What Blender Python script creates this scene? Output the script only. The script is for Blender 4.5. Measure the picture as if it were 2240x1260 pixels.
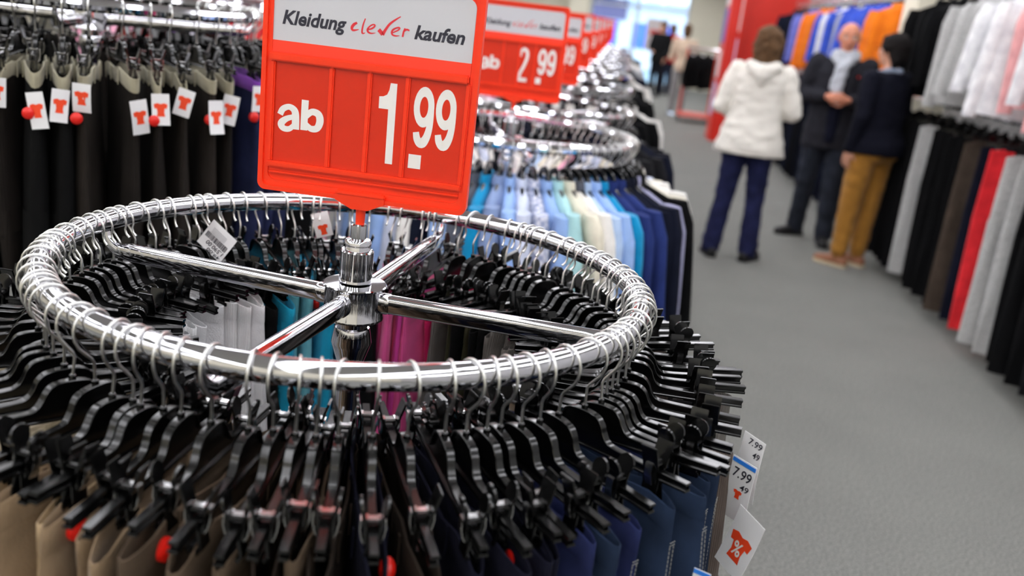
import bpy, bmesh, math, random
from mathutils import Vector, Matrix, noise
random.seed(7)
PI = math.pi
S = bpy.context.scene
COL = S.collection
for o in list(bpy.data.objects): bpy.data.objects.remove(o)

# ------------------------------------------------------------------ camera
YAW, PITCH, ROLL = 0.085, 0.28684, 0.11813
FPX = 2046.9
CAM = Vector((0.36735, -1.39144, 1.57746))
cy_, sy_, cp_, sp_ = math.cos(YAW), math.sin(YAW), math.cos(PITCH), math.sin(PITCH)
fwd = Vector((-sy_*cp_, cy_*cp_, -sp_)); rgt = Vector((cy_, sy_, 0)); upv = rgt.cross(fwd)
ra = rgt*math.cos(ROLL) + upv*math.sin(ROLL); ua = -rgt*math.sin(ROLL) + upv*math.cos(ROLL)
cd = bpy.data.cameras.new('camera'); cam = bpy.data.objects.new('camera', cd); COL.objects.link(cam)
cd.sensor_width = 36; cd.sensor_fit = 'HORIZONTAL'; cd.lens = 36*FPX/2240
cam.matrix_world = Matrix(((ra.x, ua.x, -fwd.x, CAM.x), (ra.y, ua.y, -fwd.y, CAM.y), (ra.z, ua.z, -fwd.z, CAM.z), (0, 0, 0, 1)))
cd.clip_start = 0.02; cd.clip_end = 200
cd.dof.use_dof = True; cd.dof.focus_distance = 1.47; cd.dof.aperture_fstop = 2.7
S.camera = cam

# ------------------------------------------------------------------ world, exposure
w = bpy.data.worlds.new('world'); S.world = w; w.use_nodes = True
bg = w.node_tree.nodes['Background']; bg.inputs[0].default_value = (0.80, 0.92, 1.0, 1); bg.inputs[1].default_value = 4.0
S.view_settings.view_transform = 'Standard'; S.view_settings.look = 'None'
S.view_settings.gamma = 1; S.view_settings.use_curve_mapping = False
S.view_settings.exposure = 0.08
LIGHT_STRENGTH = 9.0

# ------------------------------------------------------------------ materials
def lin(c):
    f = lambda v: v/12.92 if v <= 0.04045 else ((v+0.055)/1.055)**2.4
    return tuple(f(v/255) for v in c)+(1,)
MATS = {}
def mat(name, rgb, rough=0.5, metal=0.0, spec=0.5, bump=None, var=0.0, vscale=8.0, emit=0, trans=0, sheen=0, coat=0):
    if name in MATS: return MATS[name]
    m = bpy.data.materials.new(name); m.use_nodes = True; MATS[name] = m
    nt = m.node_tree; N = nt.nodes; L = nt.links
    b = N['Principled BSDF']; col = lin(rgb)
    b.inputs['Base Color'].default_value = col; b.inputs['Roughness'].default_value = rough
    b.inputs['Metallic'].default_value = metal; b.inputs['Specular IOR Level'].default_value = spec
    if sheen: b.inputs['Sheen Weight'].default_value = sheen
    if coat: b.inputs['Coat Weight'].default_value = coat; b.inputs['Coat Roughness'].default_value = 0.15
    if trans: b.inputs['Transmission Weight'].default_value = trans
    if emit: b.inputs['Emission Color'].default_value = col; b.inputs['Emission Strength'].default_value = emit
    tc = None
    if var or bump:
        tc = N.new('ShaderNodeTexCoord')
    if var:
        n = N.new('ShaderNodeTexNoise'); n.inputs['Scale'].default_value = vscale; n.inputs['Detail'].default_value = 5
        L.new(tc.outputs['Object'], n.inputs['Vector'])
        r = N.new('ShaderNodeValToRGB'); r.color_ramp.elements[0].position = 0.3; r.color_ramp.elements[1].position = 0.7
        r.color_ramp.elements[0].color = tuple(c*(1-var) for c in col[:3])+(1,)
        r.color_ramp.elements[1].color = tuple(min(1, c*(1+var)) for c in col[:3])+(1,)
        L.new(n.outputs['Fac'], r.inputs['Fac']); L.new(r.outputs['Color'], b.inputs['Base Color'])
    if bump:
        kind, sc, st = bump
        if kind == 'noise':
            t = N.new('ShaderNodeTexNoise'); t.inputs['Scale'].default_value = sc; t.inputs['Detail'].default_value = 3
        else:
            t = N.new('ShaderNodeTexWave'); t.inputs['Scale'].default_value = sc; t.inputs['Distortion'].default_value = 0.6
            t.bands_direction = 'X' if kind == 'cord' else 'DIAGONAL'
        L.new(tc.outputs['Object'], t.inputs['Vector'])
        bp = N.new('ShaderNodeBump'); bp.inputs['Strength'].default_value = st; bp.inputs['Distance'].default_value = 0.002
        L.new(t.outputs['Fac'], bp.inputs['Height']); L.new(bp.outputs['Normal'], b.inputs['Normal'])
    return m
def cloth(name, rgb, kind='noise', var=0.18):
    sc = {'noise': 350, 'denim': 420, 'cord': 110, 'knit': 200}[kind]
    return mat('cloth_'+name, rgb, rough=0.9, spec=0.15, var=var, vscale=90 if kind == 'knit' else 14, bump=({'knit': 'noise'}.get(kind, kind), sc, 0.5), sheen=0.15 if max(rgb) > 120 else 0.0)
CHROME = mat('chrome', (225, 225, 230), 0.06, 1.0)
WIRE = mat('hook_wire', (222, 222, 218), 0.28, 1.0)
SPRING = mat('clip_spring', (205, 205, 205), 0.2, 1.0)
BLACK = mat('black_plastic', (5, 5, 5), 0.20, 0, 0.6, bump=('noise', 60, 0.06))
BLACK2 = mat('black_matt_plastic', (8, 8, 8), 0.5)
SIGNRED = mat('sign_red_plastic', (252, 58, 18), 0.38, 0, 0.4)
CARDRED = mat('price_card_red', (222, 46, 16), 0.3, 0, 0.4, var=0.05, vscale=12)
SILVER = mat('header_card_silver', (203, 203, 206), 0.45)
STRIPE = mat('header_card_red', (254, 62, 34), 0.4)
INK = mat('dark_ink', (40, 40, 52), 0.6)
REDINK = mat('red_ink', (225, 45, 55), 0.6)
WHITEINK = mat('white_ink', (238, 236, 230), 0.5)
TAGWHITE = mat('tag_card', (232, 232, 232), 0.6)
TAGORANGE = mat('tag_orange_print', (240, 70, 25), 0.6)
TAGBLUE = mat('tag_blue_print', (35, 120, 215), 0.6)
REDTAG = mat('security_tag_red', (225, 30, 20), 0.3)

# ------------------------------------------------------------------ mesh helpers
class MB:
    def __init__(s): s.v = []; s.f = []; s.m = []
    def add(s, vs, fs, m=0):
        o = len(s.v); s.v += [tuple(v) for v in vs]; s.f += [tuple(i+o for i in f) for f in fs]; s.m += [m]*len(fs); return s
    def box(s, c, d, m=0, rot=None):
        x, y, z = d[0]/2, d[1]/2, d[2]/2
        vs = [Vector(p) for p in ((-x,-y,-z),(x,-y,-z),(x,y,-z),(-x,y,-z),(-x,-y,z),(x,-y,z),(x,y,z),(-x,y,z))]
        if rot: vs = [rot @ v for v in vs]
        vs = [v+Vector(c) for v in vs]
        return s.add(vs, [(0,3,2,1),(4,5,6,7),(0,1,5,4),(1,2,6,5),(2,3,7,6),(3,0,4,7)], m)
    def bbox(s, c, d, bev=0.002, m=0, rot=None):
        "box with chamfered edges"
        bm = bmesh.new(); bmesh.ops.create_cube(bm, size=1)
        for v in bm.verts: v.co = Vector((v.co.x*d[0], v.co.y*d[1], v.co.z*d[2]))
        bmesh.ops.bevel(bm, geom=list(bm.edges), offset=bev, segments=2, affect='EDGES')
        bm.verts.index_update()
        vs = [(rot @ v.co if rot else v.co)+Vector(c) for v in bm.verts]
        s.add(vs, [[v.index for v in f.verts] for f in bm.faces], m); bm.free(); return s
    def tube(s, path, r, seg=8, closed=False, cap=True, m=0, sec=None):
        P = [Vector(p) for p in path]; n = len(P)
        rs = r if isinstance(r, (list, tuple)) else [r]*n
        T = []
        for i in range(n):
            a = P[(i-1) % n] if closed or i > 0 else P[i]; b = P[(i+1) % n] if closed or i < n-1 else P[i]
            T.append((b-a).normalized())
        up = Vector((0,0,1)) if abs(T[0].z) < 0.95 else Vector((1,0,0))
        nx = T[0].cross(up).normalized(); vs = []
        for i in range(n):
            nx = (nx - T[i]*nx.dot(T[i])).normalized(); ny = nx.cross(T[i])
            for k in range(seg):
                a = 2*PI*k/seg
                cx, cz = (math.cos(a), math.sin(a)) if not sec else sec(a)
                vs.append(P[i] + nx*(cx*rs[i]) + ny*(cz*rs[i]))
        fs = []
        for i in range(n if closed else n-1):
            j = (i+1) % n
            for k in range(seg): fs.append((i*seg+k, i*seg+(k+1) % seg, j*seg+(k+1) % seg, j*seg+k))
        if not closed and cap: fs += [tuple(range(seg-1, -1, -1)), tuple((n-1)*seg+k for k in range(seg))]
        return s.add(vs, fs, m)
    def lathe(s, prof, seg=32, c=(0,0,0), m=0):
        vs = []; n = len(prof)
        for r, z in prof:
            for k in range(seg):
                a = 2*PI*k/seg; vs.append((c[0]+r*math.cos(a), c[1]+r*math.sin(a), c[2]+z))
        fs = []
        for i in range(n-1):
            for k in range(seg): fs.append((i*seg+k, i*seg+(k+1) % seg, (i+1)*seg+(k+1) % seg, (i+1)*seg+k))
        fs.append(tuple(range(seg-1, -1, -1))); fs.append(tuple((n-1)*seg+k for k in range(seg)))
        return s.add(vs, fs, m)
    def prism(s, poly, y0, y1, m=0):
        "polygon in (x,z), extruded in y"
        n = len(poly); vs = [(p[0], y0, p[1]) for p in poly]+[(p[0], y1, p[1]) for p in poly]
        fs = [tuple(range(n)), tuple(range(2*n-1, n-1, -1))]+[(i, i+n, (i+1) % n+n, (i+1) % n) for i in range(n)]
        return s.add(vs, fs, m)
    def ribbon(s, pts, y, m=0, cap=True):
        "flat print stroke: pts (x,z,w) in the plane y"
        P = smooth_path([(p[0], p[1], p[2]) for p in pts], 6) if len(pts) > 2 else pts
        vs = []
        for i, p in enumerate(P):
            a = P[max(0, i-1)]; b = P[min(len(P)-1, i+1)]
            dx, dz = b[0]-a[0], b[1]-a[1]; l = math.hypot(dx, dz) or 1
            nx, nz = -dz/l*p[2]/2, dx/l*p[2]/2
            vs += [(p[0]+nx, y, p[1]+nz), (p[0]-nx, y, p[1]-nz)]
        return s.add(vs, [(2*i, 2*i+1, 2*i+3, 2*i+2) for i in range(len(P)-1)], m)
    def sphere(s, c, r, seg=12, m=0, sc=(1,1,1)):
        vs = []; n = seg//2
        for i in range(n+1):
            t = PI*i/n
            for k in range(seg):
                a = 2*PI*k/seg
                vs.append((c[0]+r*sc[0]*math.sin(t)*math.cos(a), c[1]+r*sc[1]*math.sin(t)*math.sin(a), c[2]+r*sc[2]*math.cos(t)))
        return s.add(vs, [(i*seg+k, (i+1)*seg+k, (i+1)*seg+(k+1) % seg, i*seg+(k+1) % seg) for i in range(n) for k in range(seg)], m)
    def mesh(s, name, mats=(), smooth=True, angle=35):
        me = bpy.data.meshes.new(name); me.from_pydata(s.v, [], s.f)
        for m in (mats if isinstance(mats, (list, tuple)) else [mats]): me.materials.append(m)
        if any(s.m): me.polygons.foreach_set('material_index', s.m)
        bm = bmesh.new(); bm.from_mesh(me); bmesh.ops.recalc_face_normals(bm, faces=bm.faces); bm.to_mesh(me); bm.free()
        if smooth:
            me.shade_smooth(); me.set_sharp_from_angle(angle=math.radians(angle))
        return me
def smooth_path(pts, k=6):
    out = []; n = len(pts)
    for i in range(n-1):
        p0 = pts[max(0, i-1)]; p1 = pts[i]; p2 = pts[i+1]; p3 = pts[min(n-1, i+2)]
        for j in range(k):
            t = j/k
            out.append(tuple(0.5*((2*b)+(-a+c)*t+(2*a-5*b+4*c-d)*t*t+(-a+3*b-3*c+d)*t**3) for a, b, c, d in zip(p0, p1, p2, p3)))
    out.append(tuple(pts[-1])); return out
def thing(name, label, cat, loc=(0,0,0), rot=(0,0,0), group=None):
    o = bpy.data.objects.new(name, None); COL.objects.link(o); o.location = loc; o.rotation_euler = rot
    o.empty_display_size = 0.02; tag(o, label, cat, group); return o
def tag(o, label=None, cat=None, group=None, kind=None):
    if label: o['label'] = label
    if cat: o['category'] = cat
    if group: o['group'] = group
    if kind: o['kind'] = kind
    return o
def part(name, me, parent=None, loc=(0,0,0), rot=(0,0,0), m=None, label=None, scale=None):
    o = bpy.data.objects.new(name, me); COL.objects.link(o); o.parent = parent; o.location = loc; o.rotation_euler = rot
    if scale: o.scale = scale
    if m is not None:
        for i, mm in enumerate(m if isinstance(m, (list, tuple)) else [m]):
            if i < len(o.material_slots): o.material_slots[i].link = 'OBJECT'; o.material_slots[i].material = mm
    if label: o['label'] = label
    return o
ORD = ['first','second','third','fourth','fifth','sixth','seventh','eighth','ninth','tenth','eleventh','twelfth','thirteenth','fourteenth','fifteenth','sixteenth','seventeenth','eighteenth','nineteenth','twentieth']
ORD += ['twenty-'+x for x in ORD[:9]]+['thirtieth']+['thirty-'+x for x in ORD[:9]]+['fortieth']+['forty-'+x for x in ORD[:9]]
def text_mesh(txt, box, y, m, bold=0.0, shear=0.0, name='lettering', flip=False):
    "font outline fitted into box (x0,x1,z0,z1) in the plane y, facing -y"
    c = bpy.data.curves.new('tmp', 'FONT'); c.body = txt; c.offset = bold; c.shear = shear; c.resolution_u = 3
    o = bpy.data.objects.new('tmp', c); me = bpy.data.meshes.new_from_object(o)
    bpy.data.objects.remove(o); bpy.data.curves.remove(c)
    xs = [v.co.x for v in me.vertices]; zs = [v.co.y for v in me.vertices]
    x0, x1, z0, z1 = min(xs), max(xs), min(zs), max(zs)
    for v in me.vertices:
        v.co = ((v.co.x-x0)/(x1-x0)*(box[1]-box[0])+box[0], y, (v.co.y-z0)/(z1-z0)*(box[3]-box[2])+box[2])
    me.materials.clear(); me.materials.append(m); me.name = name; return me

# ------------------------------------------------------------------ the shop: floor, walls, ceiling, lights
def noise_floor():
    m = bpy.data.materials.new('carpet'); m.use_nodes = True; nt = m.node_tree; N = nt.nodes; L = nt.links; b = N['Principled BSDF']
    b.inputs['Roughness'].default_value = 0.95; b.inputs['Specular IOR Level'].default_value = 0.1
    tc = N.new('ShaderNodeTexCoord')
    n1 = N.new('ShaderNodeTexNoise'); n1.inputs['Scale'].default_value = 150; n1.inputs['Detail'].default_value = 3
    n2 = N.new('ShaderNodeTexNoise'); n2.inputs['Scale'].default_value = 2.2; n2.inputs['Detail'].default_value = 4
    mx = N.new('ShaderNodeMath'); mx.operation = 'MULTIPLY_ADD'; mx.inputs[1].default_value = 0.07
    L.new(tc.outputs['Object'], n1.inputs['Vector']); L.new(tc.outputs['Object'], n2.inputs['Vector'])
    L.new(n2.outputs['Fac'], mx.inputs[0]); L.new(n1.outputs['Fac'], mx.inputs[2])
    r = N.new('ShaderNodeValToRGB'); r.color_ramp.elements[0].position = 0.36; r.color_ramp.elements[1].position = 0.72
    r.color_ramp.elements[0].color = lin((86, 87, 84)); r.color_ramp.elements[1].color = lin((156, 156, 150))
    L.new(mx.outputs[0], r.inputs['Fac']); L.new(r.outputs['Color'], b.inputs['Base Color'])
    bp = N.new('ShaderNodeBump'); bp.inputs['Strength'].default_value = 0.6; bp.inputs['Distance'].default_value = 0.004
    L.new(n1.outputs['Fac'], bp.inputs['Height']); L.new(bp.outputs['Normal'], b.inputs['Normal'])
    return m
CARPET = noise_floor()
WALLGREY = mat('wall_grey_panel', (176, 175, 174), 0.7, var=0.04, vscale=3)
WALLCREAM = mat('wall_cream', (232, 226, 205), 0.8, var=0.03, vscale=2)
CEIL = mat('ceiling_white', (222, 222, 220), 0.9, var=0.02, vscale=4)
PARTRED = mat('partition_red', (214, 40, 22), 0.45, var=0.04, vscale=3)
PAVE = mat('pavement_outside', (150, 175, 195), 0.8, var=0.1, vscale=2)
def struct(name, mb, m, label=None):
    o = part(name, mb.mesh(name, m, smooth=False)); o['kind'] = 'structure'
    if label: o['label'] = label
    return o
X0, X1, Y0, Y1, ZC = -9.0, 2.98, -5.0, 26.0, 3.0
struct('floor', MB().box(((X0+X1)/2, (Y0+Y1)/2, -0.05), (X1-X0+0.4, Y1-Y0+0.4, 0.1)), CARPET, 'grey flecked carpet floor running down the aisle')
struct('ceiling', MB().box(((X0+X1)/2, (Y0+Y1)/2, ZC+0.05), (X1-X0+0.4, Y1-Y0+0.4, 0.1)), CEIL, 'white ceiling with rows of fluorescent lights')
struct('wall_right', MB().box((X1+0.1, (Y0+Y1)/2, ZC/2), (0.2, Y1-Y0, ZC)), WALLGREY, 'pale grey wall behind the hanging clothes')
struct('wall_left', MB().box((X0-0.1, (Y0+Y1)/2, ZC/2), (0.2, Y1-Y0, ZC)), WALLCREAM, 'cream side wall of the shop')
struct('wall_rear', MB().box(((X0+X1)/2, Y0-0.1, ZC/2), (X1-X0, 0.2, ZC)), WALLCREAM, 'cream wall behind the viewer')
# front wall with a shop window
mb = MB()
for a, b, c, d in ((X0, -0.70, 0, ZC), (2.05, X1, 0, ZC), (-0.70, 2.05, 2.6, ZC)):
    mb.box(((a+b)/2, Y1+0.1, (c+d)/2), (b-a, 0.2, d-c))
struct('wall_front', mb, WALLCREAM, 'cream wall around the bright shop window')
struct('trim_1', MB().box((-1.0, Y1-0.3, ZC/2), (0.55, 0.5, ZC)), WALLCREAM, 'cream square column left of the shop window')
struct('trim_2', MB().box((2.79, 6.80, ZC/2), (0.38, 0.40, ZC)), WALLCREAM, 'cream pillar on the right wall between the clothes')
win = struct('window_1', MB().box((0.675, Y1+0.1, 2.57), (2.75, 0.1, 0.06)).box((0.675, Y1+0.1, 0.03), (2.75, 0.1, 0.06))
             .box((-0.67, Y1+0.1, 1.3), (0.06, 0.1, 2.5)).box((2.02, Y1+0.1, 1.3), (0.06, 0.1, 2.5)), mat('window_frame', (205, 208, 210), 0.4), 'tall shop window with pale frame at the far end')
part('mullion', MB().box((0.62, Y1+0.1, 1.3), (0.08, 0.09, 2.5)).mesh('mullion', MATS['window_frame'], False), win)
part('transom', MB().box((0.675, Y1+0.1, 2.05), (2.7, 0.08, 0.06)).mesh('transom', MATS['window_frame'], False), win)
GLASS = mat('window_glass', (245, 250, 252), 0.0, 0, 0.5, trans=1.0)
for x0, x1 in ((-0.64, 0.58), (0.66, 1.99)):
    for z0, z1 in ((0.06, 2.02), (2.08, 2.54)):
        part('pane', MB().box(((x0+x1)/2, Y1+0.1, (z0+z1)/2), (x1-x0, 0.008, z1-z0)).mesh('pane', GLASS, False), win)
struct('pavement', MB().box((0.5, Y1+12.3, -0.06), (40, 24, 0.1)), PAVE, 'pale blue-lit pavement outside the window')
# houses across the street, seen through the shop window
hb = thing('shopfront', 'blue shopfront across the street seen through the far window', 'building', (0.6, Y1+9, 0))
part('wall', MB().box((0, 0.5, 2.6), (16, 1, 5.2)).mesh('wall', mat('street_wall', (226, 230, 240), 0.7), False), hb)
for x in (-5.4, -1.3, 0.75):
    part('window', MB().box((x, -0.03, 1.2), (1.5, 0.06, 0.9)).mesh('window', mat('street_window_blue', (70, 120, 235), 0.3), False), hb)
part('fascia', MB().box((-2.6, -0.06, 2.1), (4.6, 0.12, 0.8)).mesh('fascia', mat('street_fascia', (92, 86, 130), 0.6), False), hb)
part('awning', MB().box((0, -0.5, 2.5), (15, 1.0, 0.14)).mesh('awning', mat('street_awning', (230, 235, 240), 0.6), False), hb)
# red partition with poster strips
rp = struct('wall_partition', MB().box((2.44, 13.55, 1.35), (1.08, 0.3, 2.7)).box((1.89, 13.75, 1.35), (0.06, 0.66, 2.7)).box((2.05, 13.32, 1.35), (0.05, 0.16, 2.7)), PARTRED, 'tall red partition standing out from the right wall')
for z, h, c in ((0.62, 0.5, (200, 200, 235)), (1.15, 0.42, (235, 225, 225)), (1.72, 0.5, (110, 90, 190)), (2.2, 0.36, (245, 240, 240))):
    part('poster', MB().box((1.854, 13.8, z), (0.012, 0.3, h)).mesh('poster', mat('poster_%d' % c[0], c, 0.5), False), rp)
for z, h, c in ((1.3, 0.5, (200, 200, 235)), (1.95, 0.6, (235, 225, 225))):
    part('poster', MB().box((2.019, 13.32, z), (0.012, 0.11, h)).mesh('poster', mat('poster_%d' % c[0], c, 0.5), False), rp)
# fluorescent ceiling lights
TUBE = mat('fluorescent_tube', (250, 250, 255), 0.4, emit=LIGHT_STRENGTH)
HOUSING = mat('lamp_housing', (235, 235, 235), 0.4)
hm = MB().box((0, 0, -0.02), (0.34, 2.16, 0.04)).box((-0.165, 0, -0.055), (0.012, 2.16, 0.04)).box((0.165, 0, -0.055), (0.012, 2.16, 0.04)).mesh('housing', HOUSING, False)
tm = MB().box((0, 0, 0), (0.10, 2.10, 0.022)).mesh('tube', TUBE, False)
ROWS = (-6.6, -4.6, -2.9, -1.5, -0.2, 1.1, 2.3)
for ri, x in enumerate(ROWS):
    for k in range(13 if x > -4 else 7):
        y = -4.0+k*2.3
        t = thing('ceiling_light', 'twin-tube ceiling light, %s along the %s row from the right wall' % (ORD[k], ORD[len(ROWS)-1-ri]), 'ceiling light', (x, y, ZC-0.001), group='fluorescent ceiling lights')
        part('housing', hm, t)
        part('tube', tm, t, (-0.08, 0, -0.055)); part('tube', tm, t, (0.08, 0, -0.055))
# ------------------------------------------------------------------ round racks
RT = 0.0168
def super_sec(e, sx, sy):
    def f(a):
        c, s_ = math.cos(a), math.sin(a)
        return (math.copysign(abs(c)**e, c)*sx, math.copysign(abs(s_)**e, s_)*sy)
    return f
HUBP = [(0.0105, 0.085), (0.0125, 0.083), (0.0125, 0.062), (0.019, 0.060), (0.0212, 0.056), (0.0212, 0.052), (0.0195, 0.051), (0.0195, 0.048), (0.0205, 0.046), (0.0205, 0.041)]
SLEEVE = [(0.022, 0.041), (0.0245, 0.043), (0.026, 0.041), (0.0255, -0.008)]
FLANGE = [(0.024, -0.010), (0.0490, -0.0115), (0.0505, -0.0130), (0.0505, -0.0150), (0.0480, -0.0170), (0.0470, -0.062), (0.0480, -0.064), (0.0480, -0.068), (0.026, -0.070)]
CONE = [(0.0245, -0.070), (0.0245, -0.083), (0.0275, -0.085), (0.0285, -0.088), (0.0325, -0.110), (0.031, -0.116), (0.024, -0.138), (0.0205, -0.15)]
def ring_path(R, n=96): return [(R*math.cos(2*PI*k/n), R*math.sin(2*PI*k/n), 0) for k in range(n)]
def rack_meshes(R, lo=False):
    d = {}
    d['rail'] = MB().tube(ring_path(R, 64 if lo else 128), RT, 10 if lo else 20, closed=True).mesh('rail', CHROME)
    sp = smooth_path([(0.040, 0, -0.053), (R*0.5, 0, -0.050), (R-0.05, 0, -0.047), (R-0.022, 0, -0.044), (R-0.006, 0, -0.031), (R-0.001, 0, -0.018)], 5)
    n = len(sp); rs = [1]*n
    for i in range(n): 
        t = max(0, (sp[i][0]-(R-0.05))/0.05); rs[i] = 1-0.55*t
    d['spoke'] = MB().tube(sp, rs, 24, sec=super_sec(0.62, 0.0120, 0.0150)).mesh('spoke', CHROME, angle=50)
    d['collar'] = MB().tube([(0.040, 0, -0.053), (0.058, 0, -0.053), (0.062, 0, -0.053)], [1.06, 1.06, 1.0], 24, sec=super_sec(0.7, 0.013, 0.0155)).mesh('collar', CHROME)
    d['socket'] = MB().lathe(HUBP, 32).mesh('socket', CHROME)
    d['sleeve'] = MB().lathe(SLEEVE, 40).mesh('sleeve', CHROME)
    d['hub'] = MB().lathe(FLANGE, 48).mesh('hub', CHROME)
    d['cone'] = MB().lathe(CONE, 40).mesh('locking_cone', CHROME)
    return d
def make_rack(name, label, x, y, H, md, th, group):
    t = thing(name, label, 'clothes rack', (x, y, 0), group=group)
    part('rail', md['rail'], t, (0, 0, H))
    hub = part('hub', md['hub'], t, (0, 0, H-0.016))
    part('socket', md['socket'], hub); part('sleeve', md['sleeve'], hub); part('locking_cone', md['cone'], t, (0, 0, H-0.016))
    for k in range(4):
        s = part('spoke', md['spoke'], t, (0, 0, H), (0, 0, th+k*PI/2)); part('collar', md['collar'], s)
    part('column', MB().lathe([(0.0195, 0.05), (0.0195, H-0.158)], 24).mesh('column', CHROME), t)
    if 'foot' not in md:
        md['foot'] = MB().tube([(0.02, 0, 0.06), (0.25, 0, 0.05), (0.36, 0, 0.035)], [0.018, 0.018, 0.016], 12).lathe([(0.02, 0.0), (0.02, 0.02), (0.012, 0.03)], 12, (0.35, 0, 0)).mesh('foot', CHROME)
    for k in range(4): part('foot', md['foot'], t, (0, 0, 0), (0, 0, th+k*PI/2+0.4))
    return t
R1 = 0.45; H1 = 1.165; TH1 = math.radians(83.1)
RM = rack_meshes(R1); RML = rack_meshes(R1, True)
make_rack('round_clothes_rack', 'large chrome round clothes rack nearest the viewer, crowded with black clip hangers', 0, 0, H1, RM, TH1, 'round chrome racks in a row')
RINGS = [(2.04, H1, 0.3), (3.35, 1.150, 0.9), (4.85, H1, 0.2), (6.45, 1.16, 0.5), (8.05, H1, 0.1), (9.7, 1.16, 0.8), (11.4, H1, 0.4), (13.2, H1, 0.6), (15.2, H1, 0.2)]
for i, (y, h, th) in enumerate(RINGS):
    make_rack('round_clothes_rack', 'chrome round clothes rack, %s in the row behind the nearest rack' % ORD[i], 0, y, h, RML, th, 'round chrome racks in a row')
# ------------------------------------------------------------------ price signs (local: x right, z up from the lower edge, faces -y)
SW0, SW1, SHT = -0.163, 0.165, 0.335
def rrect(x0, x1, z0, z1, r, n=6):
    o = []
    for cx, cz, a0 in ((x1-r, z1-r, 0), (x0+r, z1-r, PI/2), (x0+r, z0+r, PI), (x1-r, z0+r, 1.5*PI)):
        for k in range(n+1):
            a = a0+PI/2*k/n; o.append((cx+r*math.cos(a), cz+r*math.sin(a)))
    return o
def frame_ring(mb, outer, inner, y0, y1):
    n = len(outer)
    vs = [(p[0], y0, p[1]) for p in outer]+[(p[0], y0, p[1]) for p in inner]+[(p[0], y1, p[1]) for p in inner]+[(p[0], y1, p[1]) for p in outer]
    fs = []
    for i in range(n):
        j = (i+1) % n
        fs += [(i, j, n+j, n+i), (n+i, n+j, 2*n+j, 2*n+i), (2*n+i, 2*n+j, 3*n+j, 3*n+i), (3*n+i, 3*n+j, j, i)]
    mb.add(vs, fs); return mb
CLEVER = [[(-0.0229,0.2642,0.0031),(-0.0275,0.2612,0.0042),(-0.0303,0.2564,0.0042),(-0.029,0.2531,0.0031),(-0.0253,0.2533,0.0026),(-0.0197,0.2549,0.0008)],
[(-0.0109,0.2715,0.0016),(-0.0135,0.2633,0.0023),(-0.0147,0.2553,0.0026),(-0.0144,0.2508,0.0026),(-0.0125,0.2501,0.0018),(-0.01,0.2514,0.001)],
[(-0.0062,0.2563,0.0016),(-0.0006,0.2584,0.0026),(0.0034,0.2618,0.0026),(0.0035,0.264,0.0023),(0.0001,0.2639,0.0021),(-0.0044,0.2604,0.0023),(-0.0067,0.2562,0.0031),(-0.0054,0.2529,0.0029),(-0.0011,0.2516,0.0021),(0.0056,0.2529,0.0006)],
[(0.0099,0.2581,0.0057),(0.0133,0.255,0.0057),(0.0164,0.2514,0.0052)],[(0.0161,0.2514,0.0052),(0.0202,0.2593,0.0039),(0.0258,0.2678,0.0034),(0.0336,0.2746,0.0026),(0.0414,0.2801,0.0013)],
[(0.0309,0.2561,0.0016),(0.0384,0.2604,0.0021),(0.041,0.2632,0.0021),(0.0396,0.2645,0.0021),(0.0351,0.263,0.0023),(0.0311,0.2601,0.0029),(0.0296,0.2564,0.0029),(0.0311,0.2532,0.0026),(0.0359,0.2522,0.0021),(0.0416,0.2531,0.0006)],
[(0.0489,0.2646,0.0018),(0.0473,0.2595,0.0028),(0.0461,0.2519,0.0026)],[(0.0473,0.2595,0.0018),(0.0512,0.2629,0.0028),(0.0557,0.2619,0.0021)]]
ONE = [(0.0340,0.1838),(0.0440,0.1838),(0.0450,0.0634),(0.0338,0.0634),(0.0330,0.1451),(0.0183,0.1451),(0.0181,0.1626),(0.0240,0.1632),(0.0298,0.1664),(0.0327,0.1735)]
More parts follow.
